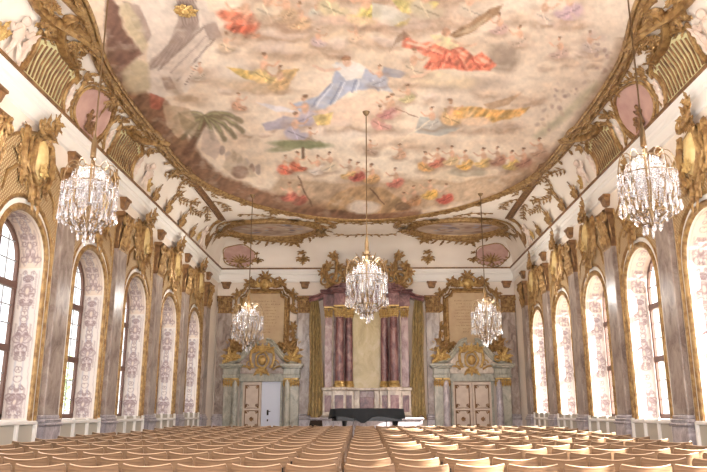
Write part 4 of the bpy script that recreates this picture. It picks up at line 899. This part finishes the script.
# pedestals
for d in (-1, 1):
    for u, w1, hw_ in ((1.5, .5, .2), (1.05, .95, .26), (.7, .6, .2)):
        p = thing('pedestal', None, None, parent=al)
        g = G(M); g.box(d*u-hw_, d*u+hw_, 1.2, 2.2, .1, w1, .02); g.build('die', palem, p, smooth=False)
        g = G(M); g.box(d*u-hw_*.62, d*u+hw_*.62, 1.4, 2.02, w1, w1+.02, .008); g.build('red_panel', redm, p, smooth=False)
        g = G(M); g.box(d*u-hw_-.04, d*u+hw_+.04, 2.2, 2.32, .1, w1+.05, .03); g.box(d*u-hw_-.03, d*u+hw_+.03, 1.2, 1.3, .1, w1+.04, .03); g.build('moulding', palem, p, smooth=False)
    # columns
    def column(u, w, r, m_, n_):
        p = thing('column', None, None, parent=al)
        h0 = 2.32-FB; g = G(); g.lathe([(r*1.25, h0), (r*1.25, h0+.06), (r*1.32, h0+.1), (r*1.1, h0+.15), (r*1.18, h0+.19), (r*1.02, h0+.24)], (d*u, -w), 22); g.build('column_base', goldb, p)
        g = G(); g.lathe([(r, h0+.24), (r, h0+1), (r*.97, h0+1.8), (r*.86, 5.0-FB)], (d*u, -w), 22); g.build('shaft', m_, p)
        g = G(M); g.box(d*u-r*1.25, d*u+r*1.25, 5.4, 5.46, w-r*1.25, w+r*1.25)
        for ring_, (z, s_) in enumerate(((5.0, .22), (5.14, .24))):
            for k in range(7):
                a = (k+.5*ring_)*pi/6; c_, s2 = cos(a), sin(a); L = G(lambda U, V, W, c_=c_, s2=s2: (d*u+(r*.9+W)*c_+U*s2, -w-((r*.9+W)*s2-U*c_), V-FB)); L.leaf((0, z), pi/2, s_, r*.75, .02, .0, .8, 3, .7)
                o_ = len(g.v); g.v += L.v; g.f += [tuple(i+o_ for i in f_) for f_ in L.f]
        for q in (-1, 1): g.spiral((d*u+q*r*1.15, 5.34), .08, pi/2, 1.3, q, .025, w+r*.9)
        g.build('capital', goldb, p)
    column(1.05, .7, .175, redm, 0); column(.7, .38, .16, redm, 1)
    p = thing('outer_pilaster', None, None, parent=al)
    g = G(M); g.box(d*1.5-.14, d*1.5+.14, 2.32, 5.05, .18, .42, .01); g.build('shaft', redl, p, smooth=False); g = G(M); g.box(d*1.5-.18, d*1.5+.18, 5.4, 5.46, .18, .5)
    for k in range(4): g.leaf((d*1.5-.12+.08*k, 5.02), pi/2, .34, .12, .02, .42, .8, 3, .4)
    for q in (-1, 1): g.spiral((d*1.5+q*.14, 5.34), .08, pi/2, 1.3, q, .025, .46)
    g.build('capital', goldb, p)
    g = G(M); g.relief([(d*1.33, 2.35), (d*1.33, 5.4)], .03, .4); g.build('white_fillet', palem, al)
    # stepped entablature
    g = G(M)
    for (a, b, z0, z1, w) in ((.5, .94, 5.46, 5.95, .6), (.84, 1.28, 5.46, 5.95, .92), (1.24, 1.72, 5.46, 5.95, .52)):
        x0, x1 = sorted((d*a, d*b)); g.box(x0, x1, z0, z1, 0, w, .02)
    for (a, b, z0, w) in ((.45, .98, 5.95, .7), (.78, 1.36, 5.95, 1.05), (1.2, 1.8, 5.95, .64)):
        x0, x1 = sorted((d*a, d*b)); g.box(x0, x1, z0, z0+.07, 0, w, .02); g.box(x0-.04, x1+.04, z0+.07, z0+.17, 0, w+.06, .03)
    g.build('entablature', redm, al, smooth=False)
    # sweeping broken pediment wing
    g = G(M); q = smooth([(1.0, 6.35), (1.3, 6.3), (1.6, 6.12), (1.95, 5.93), (2.28, 5.86)], 5)
    g.grid([[(d*x, z, 0) for x, z in q], [(d*x, z, .62) for x, z in q], [(d*x, z-.07, .66) for x, z in q], [(d*x, z-.09, .5) for x, z in q], [(d*x, z-.2, .46) for x, z in q], [(d*x, z-.2, 0) for x, z in q]]); g.build('pediment_wing', redm, al, smooth=False)
    g = G(M); g.box(min(d*.6, d*1.15), max(d*.6, d*1.15), 6.1, 6.4, 0, .6, .02); g.build('attic_block', redm, al, smooth=False)
g = G(M); g.box(-.5, .5, 5.62, 6.2, .18, .45, .02); g.box(-.56, .56, 6.2, 6.3, .18, .55, .02); g.build('centre_entablature', redm, al, smooth=False)
g = G(M)
for x0, x1 in ((-.5, -.28), (.28, .5)): g.box(x0, x1, 1.2, 2.2, .1, .45, .02)
g.box(-.56, .56, 2.2, 2.3, .1, .5, .02); g.build('centre_pedestal', palem, al, smooth=False)
g = G(M); g.box(-.27, .27, 1.3, 1.95, .18, .3, .01); g.build('red_niche', redm, al, smooth=False)
# gilded crest above
t = thing('gilded_canopy', 'gilded rayed canopy crest above the centre of the marble altarpiece', 'carved crest', (AC, D-.3, 6.2)); M2 = lambda u, v, w: (u, -w, v-6.2)
g = G(M2); A = smooth([(.66, 6.25), (.56, 6.5), (.45, 6.8), (.36, 7.1), (.16, 7.45), (.04, 7.6)], 4)
g.lathe([(r, z-6.2) for r, z in [(.62, 6.3), (.6, 6.45), (.46, 6.75), (.42, 6.95), (.26, 7.25), (.12, 7.5), (.04, 7.62)]], (0, -.1), 20, .6); g.build('canopy_dome', goldd, t)
g = G(M2)
for k in range(15): a = pi*(.02+.96*k/14); g.leaf((.15*cos(a), 6.75+.1*sin(a)), a, .85 if k % 2 else .65, .1, .05, .42, .5, 3, -.05)
for d in (-1, 1): g.cscroll((d*.62, 6.3), (d*.75, 7.0), -d*.16, .06, .3, 1.5); g.fan((d*.6, 6.9), pi/2-d*.5, .5, 5, 2, .32, .6, .35); g.spiral((d*.3, 6.5), .18, 0, 1.3, d, .05, .5)
g.fan((0, 7.45), pi/2, .3, 5, 2.0, .3, .5, .3); g.build('rays_and_scrolls', gold, t)
for d in (-1, 1):
    t = thing('gilded_volute', 'large gilded volute ornament on the %s pediment wing of the altarpiece' % ('left' if d < 0 else 'right'), 'carved scroll', (AC+d*1.35, D-.3, 6.2), group='altarpiece volutes'); M3 = lambda u, v, w: (u-d*1.35, -w, v-6.2)
    g = G(M3); g.cscroll((d*1.15, 6.35), (d*1.6, 7.15), -d*.2, .1, .2, 1.5, .4); g.cscroll((d*1.5, 6.3), (d*1.35, 7.6), d*.2, .07, .2, 1.5, .3); g.spiral((d*1.3, 6.6), .27, 0, 1.5, d, .07, .25); g.spiral((d*1.65, 6.45), .18, pi/2, 1.4, -d, .05, .25); g.spiral((d*.95, 6.5), .16, pi/2, 1.4, -d, .05, .25)
    for x, z, a, s_ in ((1.5, 7.0, 1.2, .36), (1.35, 7.4, 1.8, .36), (1.7, 6.8, .3, .3), (1.15, 7.0, 2.4, .32), (1.4, 6.3, -1, .35), (1.0, 6.7, 2.2, .35)): g.fan((d*x, z), a if d > 0 else pi-a, s_, 5, 2, .34, .6, .25)
    g.build('scrollwork', gold, t)
# curtains
for d in (-1, 1):
    t = thing('altar_curtain', 'tall olive and gold curtain hanging in folds %s of the altarpiece' % ('left' if d < 0 else 'right'), 'curtain', (AC+d*2.0, D-.35, 1.2), group='altarpiece curtains')
    g = G(); nz, nx_ = 40, 34
    def cpt(i, j, back=0):
        v = i/nz; z = 4.62*(1-v); u = j/nx_
        top = .28; wd = .16+.2*min(1, v*1.7)**.7+(.04*sin(v*9)); off = .06-.16*v
        if v > .88: wd += (v-.88)*1.0
        x = (u-.5)*2*wd*.75; y = .06*sin(u*2*pi*3.5+v*2)*(1-.3*v)+.025*sin(u*2*pi*8+v*5)
        zz = z+(.16*sin(u*pi*3+1)*max(0, v-.9)*10*.6 if v > .9 else 0)
        return (x*1-d*off*-1, -y*1-.02*back, zz)
    g.grid([[cpt(i, j) for j in range(nx_+1)] for i in range(nz+1)]); g.grid([[cpt(i, j, 1) for j in range(nx_+1)] for i in range(nz+1)])
    g.grid([[cpt(nz, j), cpt(nz, j, 1)] for j in range(nx_+1)])
    g.build('cloth', curt, t)
    g = G(); g.tube([cpt(i, 0 if d < 0 else nx_) for i in range(0, nz+1)], .022, 5); g.tube([tuple(np.array(cpt(nz, j))+np.array((0, -.02, 0))) for j in range(nx_+1)], .025, 5); g.build('gold_trim', gold, t)

# ================================================================== STAGE, PIANO
g = G(); g.box(-2.6, 2.9, 21.0, 25.2, .15, .5, .02); tag(g.build('stage_platform', panelg, smooth=False), 'low grey platform under the covered grand piano', 'platform')
SZ = .5; PY_ = 23.2
x0, x1 = at(331.5, 412, PY_)[0], at(402, 412, PY_)[0]
t = thing('grand_piano', 'black grand piano on a low platform before the altarpiece', 'piano', ((x0+x1)/2, PY_, SZ)); hw_ = (x1-x0)/2
def pianoout(k=1.0, n=40):
    # keyboard end on the right, bent side to the left tail
    P_ = [(hw_, -.72), (hw_, .72), (.35*hw_, .72), (-.1*hw_, .6), (-.45*hw_, .25), (-.8*hw_, .05), (-hw_, -.12), (-hw_*1.0, -.5), (-.9*hw_, -.7), (-.4*hw_, -.74)]
    q = P_+[P_[0]]; q = resample(q, .1); return [(a*k, b*k) for a, b in q]
o = pianoout(.97); g = G(); g.grid([[(a, b, z) for a, b in o] for z in (.62, .9, .95)], True); g.f.append(tuple(g.pt(a, b, .95) for a, b in o)); g.f.append(tuple(g.pt(a, b, .62) for a, b in o)); g.build('body', blackm, t, smooth=False)
for a, b in ((.8*hw_, -.5), (.8*hw_, .5), (-.62*hw_, -.4)):
    g = G(); g.lathe([(.03, 0), (.03, .04), (.045, .08), (.05, .3), (.07, .5), (.085, .62)], (a, b), 10); g.build('leg', blackm, t)
g = G(); g.tube([(.55*hw_, -.05, .62), (.55*hw_, -.05, .12)], .015); g.tube([(.55*hw_, .05, .62), (.55*hw_, .05, .12)], .015); g.box(.5*hw_, .6*hw_, -.12, .12, .08, .13, .01); g.build('pedal_lyre', blackm, t)
c = thing('piano_cover', 'wrinkled black cloth cover draped over the grand piano', 'cover', ((x0+x1)/2, PY_, SZ+.6)); g = G(); n = len(o); rows = []
oc = pianoout(1.0); n = len(oc)
for k in range(9):
    v = k/8; r = []
    for i, (a, b) in enumerate(oc):
        wv = .04*sin(i*1.1)+.03*sin(i*2.7+1); drop = .27+.04*sin(i*.5)+(.16*max(0, 1-abs(a+.1)/.25) if b < 0 else 0)
        f = 1+.02+(.03+wv*.6)*v/1.2; r.append((a*f, b*f*1.01, .39-drop*v**1.0))
    rows.append(r)
top = [[(a*s_, b*s_, .39+.015*sin(a*9+b*4)*(s_ < .95)) for a, b in oc] for s_ in (.02, .25, .5, .75, .95)]
g.grid(top+rows, True); g.build('cloth', blackc, c)
c2 = [x for x in c.children]; 
a_ = at(316, 429, 22.4)[0]
t = thing('floor_monitor', 'small black box loudspeaker on a short stand left of the piano', 'speaker', (a_, 22.4, SZ)); g = G()
rows = [[(-.19, -.12, .35), (.19, -.12, .35), (.19, .14, .35), (-.19, .14, .35)], [(-.2, -.16, .47), (.2, -.16, .47), (.2, .14, .47), (-.2, .14, .47)], [(-.18, -.02, .64), (.18, -.02, .64), (.18, .12, .64), (-.18, .12, .64)]]
ids = g.grid(rows, True); g.f.append(tuple(ids[0][::-1])); g.f.append(tuple(ids[-1])); g.build('cabinet', blackm, t, smooth=False); g = G(); g.box(-.12, .12, -.1, .1, 0, .03, .005); g.box(-.03, .03, -.03, .03, .02, .36, .005); g.build('stand', blackm, t, smooth=False)
g = G(); g.box(-.15, .15, -.175, -.16, .37, .45, .005); g.build('grille', steel, t, smooth=False)
# gooseneck stand with cable near the piano
t = thing('music_stand', 'thin black tripod stand in front of the piano', 'stand', (at(352, 425, 22.2)[0], 22.2, SZ)); g = G(); g.tube([(0, 0, .02), (.02, 0, .5), (.1, 0, .75)], .012)
g.build('pole', blackm, t)
for k in range(3): g = G(); g.tube([(0, 0, .2), (.25*cos(k*2.1+.5), .25*sin(k*2.1+.5), .01)], .01); g.build('leg', blackm, t)

# ================================================================== CHANDELIERS
def drop_mesh(l, r):
    g = G(); n = 6; g.grid([[(q*cos(2*pi*k/n), q*sin(2*pi*k/n), z) for k in range(n)] for q, z in ((.001, 0), (r*.45, -l*.12), (r*.3, -l*.2), (r, -l*.7), (r*.7, -l*.9), (.001, -l))], True); g_ = g
    o = g_.build('crystal_drop', crystal, smooth=False); return o
def make_chandelier():
    r = thing('crystal_chandelier', None, 'chandelier')
    H = 1.38
    g = G(); g.lathe([(.02, .12), (.05, .16), (.03, .3), (.06, .4), (.03, .55), (.05, .8), (.025, 1.1), (.05, 1.3), (.03, H)], (0, 0), 12); g.build('stem', brass, r)
    n = 48
    for R, z, w_ in ((.2, 1.3, .03), (.44, .98, .0), (.3, .36, .0), (.13, .17, 0)):
        g = G(); g.tube([(R*cos(2*pi*k/n)*(1+w_*sin(k)), R*sin(2*pi*k/n)*(1+w_*sin(k)), z+.5*w_*cos(k*1.3)) for k in range(n+1)], .011, 5, False)
        g.build('ring', brass, r)
    for k in range(10):
        a = 2*pi*k/10; g = G(); c_, s_ = cos(a), sin(a)
        g.tube([(R*c_, R*s_, z) for R, z in smooth([(.03, .4), (.16, .27), (.34, .3), (.46, .46), (.42, .56)] if k % 2 else [(.03, .62), (.18, .5), (.36, .56), (.44, .72), (.4, .82)], 4)], .011, 5)
        g.tube([(R*c_, R*s_, z) for R, z in smooth([(.2, 1.3), (.3, 1.38), (.4, 1.3), (.45, 1.1), (.44, .98), (.36, .7), (.3, .36), (.13, .17)], 3)], .009, 5); arm = g.build('arm', brass, r)
        R, z = (.42, .56) if k % 2 else (.4, .82)
        g = G(); g.lathe([(.035, z), (.05, z+.02), (.02, z+.03)], (R*c_, R*s_), 10); g.build('drip_pan', crystal, arm)
        g = G(); g.lathe([(.014, z+.03), (.014, z+.15), (.01, z+.2), (.002, z+.24)], (R*c_, R*s_), 8); g.build('candle', white, arm)
    d1_ = drop_mesh(.13, .02); d2_ = drop_mesh(.18, .027); d1_.parent = r; d2_.parent = r; rnd = random.Random(2); first = [True, True]; cnt = 0
    for R, z, n, big in ((.2, 1.27, 8, 0), (.45, 1.0, 20, 0), (.42, .8, 18, 1), (.46, .52, 22, 1), (.36, .44, 14, 0), (.24, .32, 8, 0), (.13, .2, 7, 1)):
        for k in range(n):
            a = 2*pi*(k+rnd.random()*.4)/n; src = d2_ if big else d1_; fi = 1 if big else 0
            if first[fi]: o = src; first[fi] = False
            else: o = src.copy(); COL.objects.link(o)
            o.location = (R*cos(a), R*sin(a), z+rnd.uniform(-.03, .05)); cnt += 1
    for k, (R, z) in enumerate(((.05, .14), (.0, .12))): o = d2_.copy(); COL.objects.link(o); o.location = (R, 0, z)
    # bead festoons: nobody could count them
    g = G()
    for k in range(24):
        a0 = 2*pi*k/24
        for (Ra, za, Rb, zb, n, sag) in ((.2, 1.28, .45, 1.0, 10, .1), (.44, .98, .3, .38, 16, -.09), (.28, .38, .1, .16, 8, .02), (.2, 1.28, .12, .6, 14, 0), (.12, 1.1, .3, .4, 14, .0), (.45, 1.0, .46, .6, 9, .0), (.3, 1.2, .34, .7, 12, .0)):
            for j in range(n):
                t = (j+.5)/n; R = Ra+(Rb-Ra)*t-sag*sin(pi*t)*.5; z = za+(zb-za)*t-abs(sag)*sin(pi*t)*.6; a = a0+.1*t; c_ = (R*cos(a), R*sin(a), z); q = .012
                i = [g.pt(c_[0]+x*q, c_[1]+y*q, c_[2]+w_*q*1.3) for x, y, w_ in ((1, 0, 0), (0, 1, 0), (-1, 0, 0), (0, -1, 0), (0, 0, 1), (0, 0, -1))]
                for f_ in ((0, 1, 4), (1, 2, 4), (2, 3, 4), (3, 0, 4), (1, 0, 5), (2, 1, 5), (3, 2, 5), (0, 3, 5)): g.f.append(tuple(i[q_] for q_ in f_))
    tag(g.build('bead_festoon', crystal, r, smooth=False), kind='stuff')
    return r
ch = make_chandelier(); first = True
for (x, y, z, s_, lab) in ((.08, 15.3, 3.28, 1.0, 'crystal chandelier on a long rod in the centre of the hall before the altarpiece'), (-4.24, 10.45, 3.88, .93, 'large crystal chandelier at near left beside the left window wall'), (4.42, 10.45, 3.96, .96, 'large crystal chandelier at near right beside the right window wall'),
                       (-3.6, 21.7, 3.2, 1.03, 'far left crystal chandelier hanging before the left inscription tablet'), (3.72, 21.7, 3.34, 1.0, 'far right crystal chandelier hanging before the right inscription tablet')):
    o = ch if first else dup(ch); first = False; o.location = (x, y, z); o.rotation_euler = (0, 0, x); o.scale = (s_,)*3; o['label'] = lab; o['group'] = 'crystal chandeliers'
    top = (ceilz(x, y)-z)/s_
    g = G(); g.tube([(0, 0, 1.36), (0, 0, 1.42), (0, 0, 1.46)], .028, 8); g.tube([(0, 0, 1.44), (0, 0, top)], .014, 6); g.lathe([(.012, 1.46), (.05, 1.5), (.045, 1.75), (.014, 1.95)], (0, 0), 10); g.lathe([(.02, top-.12), (.06, top-.08), (.09, top-.02), (.09, top)], (0, 0), 12); g.build('rod', brass, o)

t = thing('gilded_rosette', 'small round gilded rosette on the upper left of the ceiling painting', 'rosette', (at(185, 2, 10.9)[0], 10.9, 8.15))
g = G(lambda u, v, w: (u, v, -w)); g.dome((0, 0), .09, .09, .08); g.fan((0, 0), 0, .26, 9, 5.6, .5, .3, .01, 0); g.build('leafwork', goldb, t)

# ================================================================== CHAIRS
def make_chair():
    r = thing('plywood_chair', None, 'chair', group='rows of plywood chairs')
    W = .258
    # backrest: bent shell, ends reach forward (+y)
    g = G(); rows = []; nx_ = 12
    def bp(u, v, off):
        x = u*W*(1-.04*(1-v)); z = .46+.36*v+.028*u*u*v; y = -.235-.05*v+.09*u*u
        return (x, y+off, z)
    vs = (0, .12, .5, .9, .97, 1.0)
    def row(v, off):
        k = 1 if .1 < v < .95 else (.97 if v in (.12, .97) else .93); return [bp(-1*k+2*k*i/nx_, v, off) for i in range(nx_+1)]
    F_ = [row(v, 0) for v in vs]; B_ = [row(v, .017) for v in vs]
    loop = F_+B_[::-1]; ids = g.grid(loop+[F_[0]]); g.grid([[F_[i][0], B_[i][0]] for i in range(len(vs))]); g.grid([[F_[i][-1], B_[i][-1]] for i in range(len(vs))]); g.build('backrest', wood, r, smooth=True, weld=True)
    g = G(); e_ = [bp(-.93+1.86*i/14, 1.0, .0085) for i in range(15)]; g.tube([(x, y, z+.001) for x, y, z in e_], .0072, 5); tag(g.build('plywood_edge', edge, r), 'pale plywood edge')
    g = G(); g.grid([[(x, y, .45+.02*((y+.2)/.42)**2+(.01 if abs(x) > .18 else 0)-dz) for x in np.linspace(-.22, .22, 9)] for dz in (0, .014) for y in (np.linspace(-.2, .22, 7) if dz == 0 else np.linspace(.22, -.2, 7))]+[[(x, -.2, .45+.0+(.01 if abs(x) > .18 else 0)) for x in np.linspace(-.22, .22, 9)]]); g.build('seat', wood, r, smooth=False)
    for d in (-1, 1):
        g = G(); g.tube([(d*.2, .2, 0), (d*.2, .18, .43)], .011, 5); g.build('leg', steel, r)
        g = G(); g.tube([(d*.2, -.24, 0), (d*.2, -.2, .44), (d*.19, -.24, .6), (d*.19, -.255, .74)], .011, 5); g.build('leg', steel, r)
    g = G(); g.tube([(-.2, .18, .425), (.2, .18, .425)], .01, 5); g.tube([(-.2, -.2, .425), (.2, -.2, .425)], .01, 5); g.tube([(-.2, -.2, .425), (-.2, .18, .425)], .01, 5); g.tube([(.2, -.2, .425), (.2, .18, .425)], .01, 5); g.build('frame', steel, r)
    return r
ch = make_chair(); first = True; rnd = random.Random(11)
for row_ in range(15):
    y = 7.5+row_*.88
    for k in range(20):
        left = k < 10; c_ = k if left else k-10
        x = -.215-.27-(c_)*.55 if left else -.165+.27+(c_)*.55
        x -= .008*(y-7.5) if True else 0
        if abs(x)+.28 > 5.78: continue
        o = ch if first else dup(ch); first = False
        yy_ = y+.14+rnd.uniform(-.03, .03); o.location = (x+rnd.uniform(-.012, .012), yy_, floorz(yy_)); o.rotation_euler = (0, 0, rnd.uniform(-.03, .03))
        o['label'] = 'beech plywood chair, %s row from the camera, %s seat %s of the centre gap' % (ORD[row_], ORD[c_], 'left' if left else 'right')

# ================================================================== OUTSIDE
g = G(); g.f.append(tuple(g.pt(x, y, -1.2) for x, y in ((-90, -60), (90, -60), (90, 90), (-90, 90)))); tag(g.build('ground', bounce_gravel), kind='structure')
def make_tree():
    r = thing('garden_tree', None, 'tree'); g = G(); g.tube([(0, 0, 0), (.1, 0, 2), (0, .1, 4), (.1, 0, 6)], [.28, .2, .15, .06], 8); g.build('trunk', bark, r)
    rnd = random.Random(9); g = G()
    for k in range(1900):
        a, b = rnd.uniform(0, 2*pi), rnd.uniform(-1, 1); R = rnd.uniform(.55, 1)*(1+.2*sin(3*a)+.15*sin(5*b*3)); c_ = (2.3*R*sqrt(1-b*b)*cos(a), 2.3*R*sqrt(1-b*b)*sin(a), 4.7+2.9*R*b)
        u = Vector((rnd.gauss(0, 1), rnd.gauss(0, 1), rnd.gauss(0, 1))).normalized()*.16; v = u.orthogonal().normalized()*.1
        ids = [g.pt(*(Vector(c_)+s_)) for s_ in (u, v, -u, -v)]; g.f.append(tuple(ids))
    g.build('crown', leafm, r, smooth=False); return r
tr = make_tree(); first = True
for x, y, s_, lab in ((-17.5, 38, .8, 'taller garden tree seen low in the second window of the left wall'), (-17.5, 29.5, .72, 'smaller garden tree seen low in the nearest left window')):
    o = tr if first else dup(tr); first = False; o.location = (x, y, -1.2); o.scale = (s_,)*3; o['label'] = lab; o['group'] = 'garden trees'; o.rotation_euler = (0, 0, x)

# ================================================================== LIGHT
w = bpy.data.worlds.new('sky'); scn.world = w; w.use_nodes = True; nt = w.node_tree; bg = nt.nodes['Background']
tc = nt.nodes.new('ShaderNodeTexCoord'); sp = nt.nodes.new('ShaderNodeSeparateXYZ'); rp = nt.nodes.new('ShaderNodeValToRGB')
nt.links.new(tc.outputs['Generated'], sp.inputs[0]); nt.links.new(sp.outputs['Z'], rp.inputs[0]); nt.links.new(rp.outputs[0], bg.inputs[0])
rp.color_ramp.elements[0].color = (1.0, .97, .93, 1); rp.color_ramp.elements[1].color = (.8, .88, 1, 1); 
mr = nt.nodes.new('ShaderNodeMapRange'); mr.inputs[1].default_value = -.6; mr.inputs[2].default_value = .6; mr.inputs[3].default_value = SKYL; mr.inputs[4].default_value = SKYR   # the sky is brighter on the sun's side
nt.links.new(sp.outputs['X'], mr.inputs[0]); nt.links.new(mr.outputs[0], bg.inputs[1])
sn = bpy.data.lights.new('sun', 'SUN'); sn.energy = SUNE; sn.angle = radians(1.2); sn.color = (1, .95, .87); so = bpy.data.objects.new('sun', sn); COL.objects.link(so)
so.rotation_euler = Vector((-.8, .34, -.5)).to_track_quat('-Z', 'Y').to_euler(); so.location = (20, -5, 20)
# added fill lights above the chandeliers, whose candles are unlit
for x, y, z in ((.08, 15.3, 4.9), (-4.24, 10.45, 5.4), (4.42, 10.45, 5.4), (-3.6, 21.7, 4.8), (3.72, 21.7, 4.9)):
    ld = bpy.data.lights.new('chandelier_fill', 'POINT'); ld.energy = FILLW*(1.7 if y > 12 else .8); ld.shadow_soft_size = .3; ld.color = (1, .96, .9)
    lo_ = bpy.data.objects.new('chandelier_fill', ld); COL.objects.link(lo_); lo_.location = (x, y, z)
# added fill area lights outside the invented rear and unseen side windows, tilted up
def fill_area(loc, rot, sx, sy, e, col):
    ld = bpy.data.lights.new('window_fill', 'AREA'); ld.shape = 'RECTANGLE'; ld.size = sx; ld.size_y = sy; ld.energy = e; ld.color = col
    lo_ = bpy.data.objects.new('window_fill', ld); COL.objects.link(lo_); lo_.location = loc; lo_.rotation_euler = rot
for x in (-3.8, 0, 3.8): fill_area((x, YR-.45, 3.9), (pi/2+.5, 0, 0), 2.2, 4.4, REARW, (.97, .98, 1))
for sg in (-1, 1):
    for y in WINX: fill_area((sg*(HW+.55), y, 3.1), (pi/2+.4, 0, pi/2 if sg > 0 else -pi/2), 1.6, 3.4, SIDEW, (.97, .98, 1))
vs_ = scn.view_settings; vs_.view_transform = 'Standard'; vs_.look = 'None'; vs_.gamma = 1; vs_.exposure = EXPO; vs_.use_curve_mapping = False
